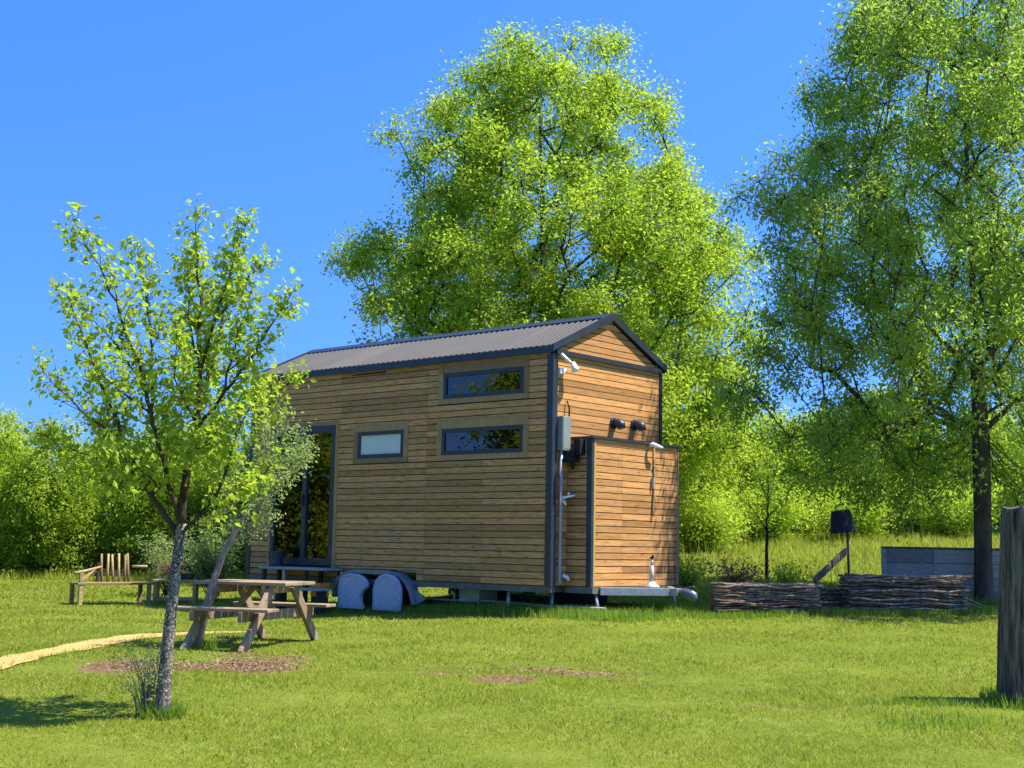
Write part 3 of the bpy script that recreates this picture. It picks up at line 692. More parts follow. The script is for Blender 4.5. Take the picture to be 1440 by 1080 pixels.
# leaning pale tree behind the picnic table
lx, ly = -3.06, 13.45; lz = g(lx, ly); LSC = 139.5
def lp(u, v, d=0.): return ((u - 274) / LSC, d, (909 - v) / LSC)
def limb2(pts, r): return ([lp(*p) for p in pts], r)
limbs = [limb2([(333, 714, .15), (360, 670, .2), (385, 630, .2), (405, 598, .2)], .016), limb2([(333, 714, .15), (345, 650, .3), (350, 610, .35), (340, 580, .4)], .014),
         limb2([(345, 692, .15), (380, 668, .0), (405, 650, -.1), (425, 630, -.2)], .013), limb2([(318, 744, .1), (350, 715, -.2), (378, 690, -.3), (398, 668, -.35)], .012),
         limb2([(355, 675, .2), (395, 660, .35), (415, 615, .4)], .010), limb2([(312, 756, .1), (290, 700, .2), (285, 660, .3)], .010),
         limb2([(335, 712, .15), (318, 660, -.1), (300, 620, -.2)], .010), limb2([(360, 668, .2), (385, 600, .0), (375, 570, -.1)], .010), limb2([(308, 765, .1), (340, 740, .3), (365, 720, .4)], .009)]
limb_tree('leaning_tree', 'small leaning tree with pale trunk and silvery leaves beside the picnic table', 'tree', (lx, ly, lz), limbs, M['leaf_silver'], M['bark_pale'], .040, 7, .055,
          [lp(272, 914), lp(278, 880), lp(286, 830, .05), lp(300, 780, .1), lp(318, 742, .12), lp(334, 712, .15)], [.046, .040, .036, .033, .027, .018], None, .055, .4, .2, .18, .6)
# shrubs
twig_shrub('silver_shrub', 'silvery green shrub behind the picnic table, left of the house', (-5.0, 22.9, g(-5, 22.9)), 60, 1.25, .75, M['leaf_silver'], .05, 6, .05)
twig_shrub('grey_shrub', 'sparse grey green shrub right behind the garden bench', (-6.1, 24.2, g(-6.1, 24.2)), 46, 1.0, .7, M['leaf_silver'], .05, 6, .05)
twig_shrub('bramble', 'low brown and green bramble behind the left pole stack', (3.35, 19.7, g(3.35, 19.7)), 60, .62, .62, M['leaf_brown'], .045, 5, .05)
twig_shrub('weed_clump', 'low dark green weed clump between the bramble and the house', (2.75, 20.9, g(2.75, 20.9)), 50, .55, .5, M['leaf_bush_dark'], .05, 6, .05)
for x_, y_, h_, lab in ((6.3, 33.2, 1.3, 'loose low shrub in the meadow above the left pole stack'), (8.9, 34.8, 1.2, 'loose low shrub in the meadow just right of the upturned bucket'), (4.3, 30.5, 1.1, 'loose green shrub in the meadow next to the locker end of the house'), (11.8, 36.0, 1.4, 'loose low shrub in the meadow above the raised bed')):
    q = twig_shrub('meadow_shrub', lab, (x_, y_, g(x_, y_)), 90, h_, 1.5, M['leaf_bush'], .08, 9, .16); q['group'] = 'loose shrubs in the meadow'
twig_shrub('dock_clump', 'low green weeds to the right of the bramble', (4.2, 20.2, g(4.2, 20.2)), 44, .5, .45, M['leaf_bush'], .05, 6, .05)
limb_tree('thin_young_tree', 'thin young tree with sparse dark leaves standing in the meadow', 'tree', (4.65, 24.3, g(4.65, 24.3)),
          [([(0, 0, .9), (.05, 0, 1.6), (.0, .05, 2.5)], .018), ([(0, 0, .9), (-.3, .1, 1.4), (-.55, .1, 1.9)], .012), ([(0, 0, 1.1), (.35, 0, 1.5), (.6, -.1, 1.9)], .012), ([(.03, 0, 1.4), (-.2, -.2, 1.9), (-.3, -.2, 2.3)], .01), ([(.03, 0, 1.3), (.2, .3, 1.8), (.3, .4, 2.3)], .01)],
          M['leaf_bush_dark'], M['bark_dark'], .055, 6, .05, [(0, 0, 0), (.0, 0, .5), (.02, 0, .95)], [.035, .03, .024], None, .10, .4, .1, .25)

# ------------------------------------------------------------------ tiny house
# house coordinates: a = distance from the near gable along the long wall, b = across from the long wall, z = height
BASE = .55
house = thing('tiny_house', 'wooden clad tiny house on a trailer with a dark ribbed gable roof', 'tiny house', (HX, HY, BASE), -HYAW)
def hf(a, b, z): return (-a, b, z - BASE)
def HB(): return MB(hf)
LEN, WID, Z0, Z1, ZR = 6.2, 2.5, .995, 4.05, 4.66
PITCH = .0875
def minus(rect, holes):
    """rectangle (a0,a1,z0,z1) minus rectangles"""
    out = [rect]
    for h0, h1, k0, k1 in holes:
        nxt = []
        for a0, a1, z0, z1 in out:
            if h1 <= a0 or h0 >= a1 or k1 <= z0 or k0 >= z1: nxt.append((a0, a1, z0, z1)); continue
            if z0 < k0: nxt.append((a0, a1, z0, k0))
            if z1 > k1: nxt.append((a0, a1, k1, z1))
            zz0, zz1 = max(z0, k0), min(z1, k1)
            if a0 < h0: nxt.append((a0, h0, zz0, zz1))
            if a1 > h1: nxt.append((h1, a1, zz0, zz1))
        out = nxt
    return [r for r in out if r[1] - r[0] > .012 and r[3] - r[2] > .008]
WINS = [  # a0, a1, z0, z1 (outer frame), label
    (.50, 1.975, 3.527, 3.885, 'upper long strip window under the eaves'), (.50, 1.985, 2.738, 3.102, 'lower long strip window'), (2.745, 3.705, 2.738, 3.130, 'short window with frosted pale glass')]
DOOR = (4.20, 5.64, 1.148, 3.262)
SUR = .095
ARCH = (2.42, 4.08, .5, 1.13)
holes_shell = [w_[:4] for w_ in WINS] + [DOOR, ARCH]
holes_board = [(a0 - SUR, a1 + SUR, z0 - SUR * .8, z1 + SUR * 1.2) for a0, a1, z0, z1, _ in WINS] + [(DOOR[0] - .07, DOOR[1] + .07, DOOR[2] - .06, DOOR[3] + .06), ARCH]
# inner shell
m = HB()
for r in minus((.03, LEN - .03, Z0, Z1 + .1), holes_shell): m.box(r[0], r[1], .026, .075, r[2], r[3])
m.build('wall', M['inner'], house)
m = HB(); m.box(.03, LEN - .03, WID - .08, WID - .03, Z0, Z1 + .1); m.box(.03, .075, .08, WID - .085, Z0, Z1 + .05); m.box(LEN - .075, LEN - .03, .08, WID - .085, Z0, Z1 + .05)
m.build('inner_wall', M['room'], house)
m = HB(); m.box(.08, LEN - .08, .08, WID - .085, Z0 + .1, Z0 + .14); m.build('floor', M['room'], house)
m = HB(); m.box(.08, LEN - .08, .08, WID - .085, Z1 - .02, Z1 + .02); m.build('ceiling', M['room'], house)
# long wall boards
m = HB(); z = Z0; row = 0
while z < Z1 - .02:
    zt = min(z + PITCH - .0115, Z1 + .02)
    joints = sorted([2.28 + rng.normal(0, .004), 4.10 + rng.normal(0, .004)] + ([1.2 + rng.normal(0, .004)] if row % 3 == 0 else []))
    edges = [.055] + joints + [LEN - .045]
    for e0, e1 in zip(edges[:-1], edges[1:]):
        tone = rng.random()
        for r in minus((e0 + .0015, e1 - .0015, z, zt), holes_board):
            m.box(r[0], r[1], 0 + rng.uniform(-.0025, .0025), .0235, r[2], r[3], tone)
    z += PITCH; row += 1
m.build('cladding', M['cladding'], house)
# gable boards (upper part, triangle and the strip beside the locker), far gable and back
BX = dict(d=.40, b0=.332, b1=2.366, zt=2.935)
m = HB(); z = Z0; apex = ZR - .02
def gable_rows(m, a_out, a_in, holes):
    z = Z0
    while z < apex - .03:
        zt = min(z + PITCH - .0115, apex); tone = rng.random()
        if z < Z1:
            for r in minus((.03, WID - .03, z, min(zt, Z1 + .04)), holes): m.box(a_in, a_out + rng.uniform(-.002, .002), r[0], r[1], r[2], r[3], tone)
        else:
            def half(zz): return (apex - zz) / (apex - Z1) * WID / 2 - .03
            h0, h1 = half(z), max(half(zt), .005)
            poly = [(WID / 2 - h0, z), (WID / 2 + h0, z), (WID / 2 + h1, zt), (WID / 2 - h1, zt)]
            m.prism(poly, a_in, a_out + rng.uniform(-.002, .002), 'x', tone)
        z += PITCH
gable_rows(m, 0., .0235, [(BX['b0'], BX['b1'], 0, BX['zt'] - .02)])
m.build('gable_cladding', M['gable_cladding'], house)
m = HB(); gable_rows(m, LEN, LEN - .0235, []); m.build('gable_cladding', M['gable_cladding'], house)
m = HB(); z = Z0
while z < Z1:
    m.box(.04, LEN - .04, WID - .0235, WID, z, min(z + PITCH - .0115, Z1 + .02)); z += PITCH
m.build('cladding', M['cladding'], house)
# inner gable triangles close the roof space
for a0, a1 in ((.028, .07), (LEN - .07, LEN - .028)): HB().prism([(.1, Z1 + .055), (WID - .1, Z1 + .055), (WID / 2, apex - .05)], a0, a1, 'x').build('gable_backing', M['inner'], house)
# roof : two corrugated sheets, ridge cap, fascias, barge boards
def roof_sheet(sgn):
    amp, per = .012, .105; A0, A1 = -.035, LEN + .035
    na = int((A1 - A0) / per * 8); aa = np.linspace(A0, A1, na); rows = [(-.055, Z1 + .055), (.4, None), (.8, None), (WID / 2, ZR + .035)]
    vs = []; fs = []
    zb0, zb1 = rows[0][1], rows[-1][1]; b0, b1 = rows[0][0], rows[-1][0]
    for a_ in aa:
        c = amp * (1 if math.sin(2 * PI * a_ / per) > .45 else -.6)
        for t_ in (0, .33, .66, 1):
            b_ = b0 + (b1 - b0) * t_; zz = zb0 + (zb1 - zb0) * t_ + c
            bb = b_ if sgn > 0 else WID - b_
            vs.append((a_, bb, zz)); 
    top = len(vs)
    vs += [(a_, b_, z_ - .02) for a_, b_, z_ in vs]
    for i in range(na - 1):
        for j in range(3):
            p = i * 4 + j; q = p + 4
            fs.append((p, q, q + 1, p + 1)); fs.append((top + p, top + p + 1, top + q + 1, top + q))
        fs.append((i * 4, top + i * 4, top + i * 4 + 4, i * 4 + 4)); fs.append((i * 4 + 3, i * 4 + 7, top + i * 4 + 7, top + i * 4 + 3))
    return vs, fs
roof = None
for sgn in (1, -1):
    mm = HB(); vs, fs = roof_sheet(sgn); mm.add(vs, fs)
    o = mm.build('roof', M['roof_metal'], house)
    roof = roof or o
mm = HB(); mm.prism([(WID / 2 - .13, ZR - .012), (WID / 2, ZR + .062), (WID / 2 + .13, ZR - .012), (WID / 2 + .13, ZR), (WID / 2, ZR + .074), (WID / 2 - .13, ZR)], -.045, LEN + .045, 'x')
mm.build('ridge_cap', M['anthracite'], roof)
for bb in (-.058, WID + .026): HB().box(-.03, LEN + .03, bb, bb + .032, Z1 - .02, Z1 + .074).build('fascia', M['anthracite'], house)
HB().box(.0, LEN, -.026, .002, Z1 + .002, Z1 + .03).build('soffit', M['anthracite'], house)
for a0 in (-.062, LEN + .03):
    for s in (1, -1):
        f = lambda b_: b_ if s > 0 else WID - b_
        HB().prism([(f(-.07), Z1 - .01), (f(-.07), Z1 + .085), (f(WID / 2 - s * 0 - .001), ZR + .075), (f(WID / 2 - .001), ZR - .035)], a0, a0 + .034, 'x').build('barge_board', M['anthracite'], house)
HB().box(-.048, .0 - .004, .03, WID - .03, Z1 - .035, Z1 + .028).build('gable_band', M['anthracite'], house)
# corner trims
for (a0, a1, b0, b1) in ((-.016, .085, -.016, .0), (-.016, -.001, .001, .085), (-.016, .0, WID - .05, WID + .014), (.001, .085, WID + .001, WID + .014), (LEN - .075, LEN + .016, -.016, .0), (LEN + .001, LEN + .016, .001, .085)):
    HB().box(a0, a1, b0, b1, Z0 - .01, Z1 - (.02 if b0 < 0 and a0 > .5 else .036)).build('corner_trim', M['anthracite'], house)
# windows
for a0, a1, z0, z1, lab in WINS:
    m = HB(); fw = .055
    for r in minus((a0, a1, z0, z1), [(a0 + fw, a1 - fw, z0 + fw, z1 - fw)]): m.box(r[0] + .0005, r[1] - .0005, -.012, .07, r[2], r[3])
    fr = m.build('window', M['anthracite'], house, bevel=.004); fr['label'] = lab
    m = HB()
    for r in minus((a0 - SUR, a1 + SUR, z0 - SUR * .8, z1 + SUR * 1.2), [(a0 - .001, a1 + .001, z0 - .001, z1 + .001)]): m.box(r[0] + .001, r[1] - .001, -.007, .024, r[2] + .001, r[3] - .001)
    m.build('surround', M['trim_wood'], fr)
    HB().box(a0 + fw - .01, a1 - fw + .01, .012, .020, z0 + fw - .01, z1 - fw + .01).build('pane', M['frosted'] if a0 > 2.5 else M['glass'], fr)
    blind = HB()
    if a0 > 2.5: blind.box(a0 + .04, a1 - .04, .040, .046, z0 + .03, z1 - .04)
    else:
        n = 22 if z0 < 3 else 0
        for q in range(n):
            aq = a0 + (a1 - a0) * (.38 + .6 * q / 22); blind.box(aq, aq + .034, .056 + .006 * (q % 2), .060 + .006 * (q % 2), z0 + .03, z1 - .03)
        if not n: blind.box(a0 + (a1 - a0) * .45, a1 - .04, .056, .062, z0 + .03, z1 - .03)
    blind.build('blind', plain('pale_window_blind', (.62, .66, .60), .8, 0, .08) if a0 > 2.5 else plain('grey_blind', (.50, .53, .56), .8, 0, .1), fr)
# glass door
a0, a1, z0, z1 = DOOR; fw = .075; am = 4.87
m = HB()
for r in minus((a0, a1, z0, z1), [(a0 + fw, am - .045, z0 + .11, z1 - fw - .03), (am + .045, a1 - fw, z0 + .11, z1 - fw - .03)]): m.box(r[0], r[1], -.015, .07, r[2], r[3])
door = m.build('glass_door', M['anthracite'], house, bevel=.004)
for p0, p1 in ((a0 + fw, am - .045), (am + .045, a1 - fw)): HB().box(p0 - .01, p1 + .01, .018, .026, z0 + .10, z1 - fw - .02).build('pane', M['glass'], door)
HB().box(am - .012, am + .012, -.055, -.016, 2.05, 2.22).build('handle', M['anthracite'], door)
m = HB()
for q in range(5): m.box(4.60 + q * .042, 4.60 + q * .042 + .038, .040 + .008 * (q % 2), .046 + .008 * (q % 2), 2.15, z1 - .16)
m.build('curtain', plain('pale_green_curtain', (.72, .80, .70), .9, 0, .06), door)
m = HB()
for r in minus((a0 - .07, a1 + .07, z0 - .06, z1 + .06), [(a0 - .001, a1 + .001, z0 - .07, z1 + .001)]): m.box(r[0] + .001, r[1] - .001, -.007, .024, r[2] + .001, r[3] - .001)
m.build('surround', M['trim_wood'], door)
# interior: a worktop and cupboard seen dimly through the glass
HB().box(1.9, 4.0, 1.9, 2.38, 1.14, 1.98).build('kitchen_unit', M['room'], house)
# thin vent slot under the eaves
HB().box(3.15, 3.86, -.006, -.001, 3.985, 4.005).build('vent_slot', M['black'], house)
# storage locker on the gable
d, b0, b1, zt = BX['d'], BX['b0'], BX['b1'], BX['zt']
m = HB(); m.box(-d + .03, -.004, b0 + .025, b1 - .025, Z0, zt - .03); locker = m.build('locker', M['inner'], house)
m = HB(); z = Z0
while z < zt - .03:
    zz = min(z + PITCH - .0115, zt - .028); e = [b0 + .085, 1.015 + rng.normal(0, .004), b1 - .035]
    for e0, e1 in zip(e[:-1], e[1:]): m.box(-d, -d + .026, e0 + .0015, e1 - .0015, z, zz)
    z += PITCH
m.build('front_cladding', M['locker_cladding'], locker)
m = HB(); z = Z0
while z < zt - .03:
    zz = min(z + PITCH - .0115, zt - .028); m.box(-d + .075, -.004, b0, b0 + .0235, z, zz); z += PITCH
m.build('side_cladding', M['cladding'], locker)
m = HB(); z = Z0
while z < zt - .03:
    zz = min(z + PITCH - .0115, zt - .028); m.box(-d + .03, -.004, b1 - .0235, b1, z, zz); z += PITCH
m.build('side_cladding', M['cladding'], locker)
HB().box(-d - .004, -d + .07, b0 - .012, b0 + .0, Z0 - .008, zt - .03).build('corner_trim', M['anthracite'], locker)
HB().box(-d - .012, -d - .0045, b0 - .012, b0 + .042, Z0 - .008, zt - .03).build('corner_trim', M['anthracite'], locker)
HB().box(-d - .008, -d + .02, b0 + .044, b0 + .083, Z0, zt - .031).build('batten', M['yellow_batten'], locker)
HB().box(-d - .008, -d + .02, b1 - .034, b1 - .006, Z0, zt - .031).build('batten', M['trim_wood'], locker)
HB().box(-d - .004, -.01, b1 + .0005, b1 + .012, Z0 - .008, zt - .03).build('corner_trim', M['anthracite'], locker)
HB().box(-d - .035, -.003, b0 - .03, b1 + .03, zt - .028, zt + .004).build('lid', M['anthracite'], locker, bevel=.004)
# white lamp on the lid edge with the thin waste hose below
m = HB(); m.tube([(-d - .03, 1.60, zt - .035), (-d - .08, 1.61, zt - .02), (-d - .12, 1.66, zt - .045), (-d - .13, 1.76, zt - .06)], [.026, .03, .028, .018], 10)
m.build('outlet_spout', M['white'], locker)
m = HB(); m.tube([(-d - .012, 1.735, zt - .05), (-d - .016, 1.735, 2.4), (-d - .016, 1.712, 2.1), (-d - .02, 1.70, 1.97), (-d - .05, 1.73, 1.945)], .013, 8)
for zc in (2.2, 2.6): m.box(-d - .034, -d - .001, 1.71, 1.75, zc, zc + .02)
m.build('hose', M['trim_wood'], locker)
HB().box(-d - .045, -d - .001, 1.68, 1.70, 2.32, 2.46).build('hose_bracket', M['grey_pipe'], locker)
# vents on the gable
for bc, zc in ((1.334, 3.20), (1.823, 3.215)):
    m = HB(); r_ = .075
    m.tube([(-.002, bc, zc), (-.03, bc, zc)], [r_ * 1.05, r_ * 1.05], 16)
    m.tube([(-.03, bc, zc), (-.09, bc, zc + .005), (-.135, bc, zc - .02), (-.15, bc, zc - .07)], [r_ * .8, r_ * .86, r_ * .84, r_ * .8], 16)
    v_ = m.build('vent_cowl', M['anthracite'], house)
    HB().tube([(-.1505, bc, zc - .03), (-.158, bc, zc - .045)], [.032, .026], 12).build('vent_grille', M['steel'], v_)
# meter box, dark heater, pipes, wall light
m = HB(); m.box(-.10, -.002, .10, .27, 2.745, 3.20)
mb_ = m.build('meter_box', M['meter'], house, bevel=.008)
HB().box(-.104, -.1005, .115, .255, 2.77, 3.18).build('meter_door', M['meter'], mb_)
HB().tube([(-.05, .29, 3.12), (-.055, .285, 3.32), (-.02, .28, 3.42)], .011, 8).build('cable', M['black'], mb_)
m = HB(); m.box(-.22, -.004, .175, .31, 2.60, 2.743); m.box(-.30, -.19, .21, .325, 2.69, 2.90); m.tube([(-.15, .25, 2.6), (-.15, .25, 2.5)], [.03, .02], 10)
m.build('pump_unit', M['black'], house, bevel=.01)
m = HB(); m.tube([(-.05, .135, 2.75), (-.05, .135, 1.9), (-.05, .13, 1.06), (-.07, .13, 1.02)], .021, 10)
for zc in (1.3, 1.85, 2.45): m.box(-.055, -.001, .108, .162, zc, zc + .025)
m.build('downpipe', M['grey_pipe'], house)
m = HB(); m.tube([(-.05, .155, 2.13), (-.12, .22, 2.15), (-.16, .30, 2.17)], [.02, .016, .013], 8); m.tube([(-.06, .16, 2.10), (-.09, .2, 2.04)], .014, 8); m.tube([(-.12, .21, 2.165), (-.12, .21, 2.20)], [.008, .022], 8)
m.build('tap', M['white'], house)
HB().tube([(-.04, .20, 1.13), (-.09, .25, 1.10), (-.1, .26, 1.06)], [.03, .026, .02], 8).build('pipe_valve', M['white'], house)
m = HB(); m.tube([(-.055, .10, 4.02), (-.10, .17, 3.95), (-.14, .22, 3.90)], [.022, .022, .018], 8); m.tube([(-.12, .26, 3.92), (-.15, .27, 3.84), (-.16, .275, 3.80)], [.03, .05, .055], 12); m.box(-.05, -.002, .10, .22, 3.76, 3.84)
m.build('wall_light', M['white'], house)
# trailer chassis
ch = HB(); ch.box(.0, LEN, .02, .10, .905, .985); ch.box(0, LEN, WID - .1, WID - .02, .905, .985); ch.box(-.40, .0 - .002, .30, .38, .905, .985); ch.box(-.40, -.002, b1 - .08, b1, .905, .985)
for a_ in np.arange(.08, 6.1, .75): ch.box(a_, a_ + .06, .102, WID - .102, .91, .98)
ch.box(-.46, -.402, .30, b1, .905, .985)
chassis = ch.build('chassis', M['frame_paint'], house)
m = HB(); m.bar((-.46, .45, .935), (-1.02, 1.20, .935), .07, .10); m.bar((-.46, 2.05, .935), (-1.02, 1.30, .935), .07, .10); m.box(-1.16, -.96, 1.19, 1.31, .885, .985)
draw = m.build('drawbar', M['steel'], chassis, bevel=.004)
m = HB(); m.tube([(-1.165, 1.25, .93), (-1.24, 1.25, .935), (-1.31, 1.25, .92), (-1.38, 1.25, .89), (-1.41, 1.25, .85)], [.04, .062, .07, .06, .03], 12); m.bar((-1.2, 1.25, .985), (-1.38, 1.25, 1.02), .03, .02)
m.build('coupling', plain('blue_grey_coupling_paint', (.11, .13, .16), .4, .3), draw)
m = HB(); m.tube([(-.72, 1.25, .986), (-.72, 1.25, 1.0), (-.72, 1.25, 1.03), (-.72, 1.25, 1.06)], [.11, .105, .06, .04], 14); m.tube([(-.72, 1.25, 1.06), (-.72, 1.25, 1.27)], .027, 10); m.tube([(-.72, 1.25, 1.27), (-.72, 1.25, 1.36)], .018, 8)
jp = m.build('jockey_post', plain('pale_galvanised_post', (.50, .52, .50), .5, .2), draw)
m = HB(); m.tube([(-.72, 1.25, 1.36), (-.72, 1.25, 1.385)], .026, 10); m.tube([(-.72, 1.25, 1.375), (-.76, 1.23, 1.41)], .014, 8); m.build('crank_handle', M['black'], jp)
gzh = lambda a_, b_: g(HX + a_ * EA[0] + b_ * EB[0], HY + a_ * EA[1] + b_ * EB[1])
for (a_, b_, da, rr) in ((.80, .12, 0, .026), (.20, .30, 0, .022), (-.42, .42, -.06, .022), (1.95, .3, 0, .018), (.8, 2.3, 0, .026), (5.6, .12, 0, .026), (5.6, 2.3, 0, .026), (-.42, 2.2, -.05, .022)):
    zz = gzh(a_, b_); m = HB(); m.tube([(a_, b_, .906), (a_ + da, b_ - .01, zz + .02)], rr, 10); m.box(a_ + da - .055, a_ + da + .055, b_ - .065, b_ + .045, zz - .02, zz + .02)
    m.build('jack_leg', M['steel'], chassis)
m = HB(); m.tube([(4.2, .32, .70), (3.2, .3, .73), (2.0, .28, .73), (1.2, .26, .745), (.2, .28, .72), (-.6, .4, .72)], .016, 8); m.build('water_pipe', M['grey_pipe'], chassis)
m = HB(); m.box(1.42, 1.80, .22, .6, .715, .90); m.build('battery_box', plain('green_grey_box_plastic', (.24, .29, .20), .6), chassis, bevel=.01)
HB().box(2.1, 2.3, .7, 1.0, .72, .9).build('tank', M['tyre'], chassis, bevel=.02); HB().box(.2, .75, 1.0, 1.5, .70, .90).build('tank', M['tyre'], chassis, bevel=.02)
m = HB(); m.tube([(3.0, .2, .9), (3.0, 2.3, .9)], .03, 8); m.tube([(3.68, .2, .9), (3.68, 2.3, .9)], .03, 8); m.build('axle', M['frame_paint'], chassis)
for b_ in (.02, WID - .24):
    for a_ in (2.98, 3.66):
        zc = gzh(a_, b_) + .30
        m = HB(); prof = [(.20, 0), (.27, .005), (.30, .03), (.305, .10), (.30, .17), (.27, .195), (.20, .2)]; n = 28; vs = []; fs = []
        for k in range(n):
            t_ = 2 * PI * k / n
            for r_, q in prof: vs.append((a_ + r_ * math.cos(t_), b_ + q, zc + r_ * math.sin(t_)))
        P = len(prof)
        for k in range(n):
            for j in range(P): fs.append((k * P + j, k * P + (j + 1) % P, ((k + 1) % n) * P + (j + 1) % P, ((k + 1) % n) * P + j))
        m.add(vs, fs, .5, True); wh = m.build('wheel', M['tyre'], house)
        m = HB(); m.tube([(a_, b_ + .03, zc), (a_, b_ + .06, zc), (a_, b_ + .15, zc)], [.07, .17, .205], 20); m.build('rim', M['steel'], wh)
for bo, s in ((-.07, 1), (WID - .07, 1)):
    outer = [(4.09, .70), (4.075, .86), (4.0, .99), (3.86, 1.075), (3.6, 1.115), (2.95, 1.115), (2.7, 1.08), (2.53, .98), (2.44, .85), (2.36, .66)]
    inner = [(2.43, .66), (2.50, .83), (2.58, .94), (2.73, 1.03), (2.96, 1.058), (3.6, 1.058), (3.84, 1.02), (3.95, .95), (4.01, .85), (4.02, .70)]
    m = HB(); no = len(outer); vs = [(p, bo, q) for p, q in outer + inner[::-1][::1]] + [(p, bo + .14, q) for p, q in outer + inner[::-1]]
    N2 = 2 * no; fs = []
    for i in range(no - 1):
        fs += [(i, i + 1, no + i + 1, no + i), (N2 + i, N2 + no + i, N2 + no + i + 1, N2 + i + 1), (i, N2 + i, N2 + i + 1, i + 1), (no + i, no + i + 1, N2 + no + i + 1, N2 + no + i)]
    m.add(vs, fs); m.prism([(2.50, .67), (2.35, .67), (2.20, .74), (2.42, .86)], bo + .05, bo + .08, 'y')
    m.build('mudguard', M['mudguard'], house)
# wheel covers leaning on the wheels
def to_world(a_, b_, z_): return (HX + a_ * EA[0] + b_ * EB[0], HY + a_ * EA[1] + b_ * EB[1], z_)
def wheel_cover(label, poly):
    cx = sum(p for p, q in poly) / len(poly); zb = gzh(cx, -.14)
    o = thing('wheel_cover', label, 'wheel cover', to_world(cx, -.14, zb), -HYAW, 'wheel covers')
    m = MB(lambda a_, b_, z_: (-(a_ - cx), b_, z_ - zb)); m.prism(poly, -.035, .03, 'y'); p = m.build('panel', M['cover'], o, bevel=.018)
    for q in p.modifiers: q.segments = 3
    m = MB(lambda a_, b_, z_: (-(a_ - cx), b_, z_ - zb)); pts = [(a_ * .9 + cx * .1, -.040, .075 + z_ * .9) for a_, z_ in poly]; m.tube(pts, .004, 6); m.build('piping_seam', M['cover'], o)
    return o
zb = .55
wheel_cover('blue grey wheel cover with a notched right side, beside the door step', [(3.86, zb), (3.86, .87), (3.83, .97), (3.75, 1.03), (3.62, 1.055), (3.44, 1.05), (3.32, 1.01), (3.245, .94), (3.235, .875), (3.29, .83), (3.34, .80), (3.365, .74), (3.355, .66), (3.33, .60), (3.32, zb)])
wheel_cover('blue grey round topped wheel cover, farther from the door', [(3.12, zb), (3.12, .86), (3.08, .97), (2.99, 1.045), (2.86, 1.075), (2.72, 1.05), (2.62, .98), (2.565, .87), (2.56, .72), (2.575, zb)])
# door step with lower tread
ax, bxx = 4.60, -.24; zb = gzh(ax, bxx)
stp = thing('doorstep', 'grey raised doorstep below the glass door', 'doorstep', to_world(ax, bxx, zb), -HYAW)
sf = lambda a_, b_, z_: (-(a_ - ax), b_ - bxx, z_ - zb)
MB(sf).box(3.93, 5.40, -.40, -.02, 1.085, 1.122).build('platform', M['step'], stp, bevel=.004)
for a_ in (4.34, 5.30):
    for b_ in (-.37, -.08): MB(sf).box(a_ - .03, a_ + .03, b_ - .025, b_ + .025, gzh(a_, b_) - .03, 1.0855).build('leg', M['inner'], stp)
MB(sf).box(4.82, 4.88, -.37, -.33, zb - .03, 1.0855).build('leg', M['steel'], stp)
MB(sf).box(3.75, 4.75, -.62, -.42, .80, .835).build('lower_tread', M['step'], stp, bevel=.004)
for a_ in (3.82, 4.68): MB(sf).box(a_ - .025, a_ + .025, -.60, -.45, gzh(a_, -.5) - .03, .8005).build('tread_support', M['inner'], stp)
# bucket on the step
px_, py_, pz_ = to_world(5.22, -.22, 1.122)
bk = thing('bucket', 'dark blue bucket standing on the left end of the doorstep', 'bucket', (px_, py_, pz_))
MB().tube([(0, 0, 0), (0, 0, .02), (0, 0, .22), (0, 0, .235), (0, 0, .235), (0, 0, .03)], [.10, .105, .125, .132, .118, .098], 20).build('bucket_body', M['bucket'], bk)
MB().tube([(-.13 * math.cos(t_), .02, .22 - .09 * math.sin(t_)) for t_ in np.linspace(0, PI, 12)], .005, 6).build('handle', M['black'], bk)
# orange crate under the step
px_, py_, _ = to_world(4.10, -.30, 0); zz = g(px_, py_)
oc = thing('orange_crate', 'small bright orange slatted crate under the right end of the doorstep', 'crate', (px_, py_, zz), -HYAW)
MB().box(-.10, .10, -.08, .08, 0, .26).build('support_block', M['inner'], oc)
m = MB()
for q in range(3): m.box(-.105, .105, -.09, .09, .265 + q * .066, .265 + q * .066 + .058)
m.build('slats', M['orange'], oc, bevel=.004)
m = MB(); m.box(-.09, .09, -.075, .075, .2605, .45); m.build('inner_box', M['orange'], oc)

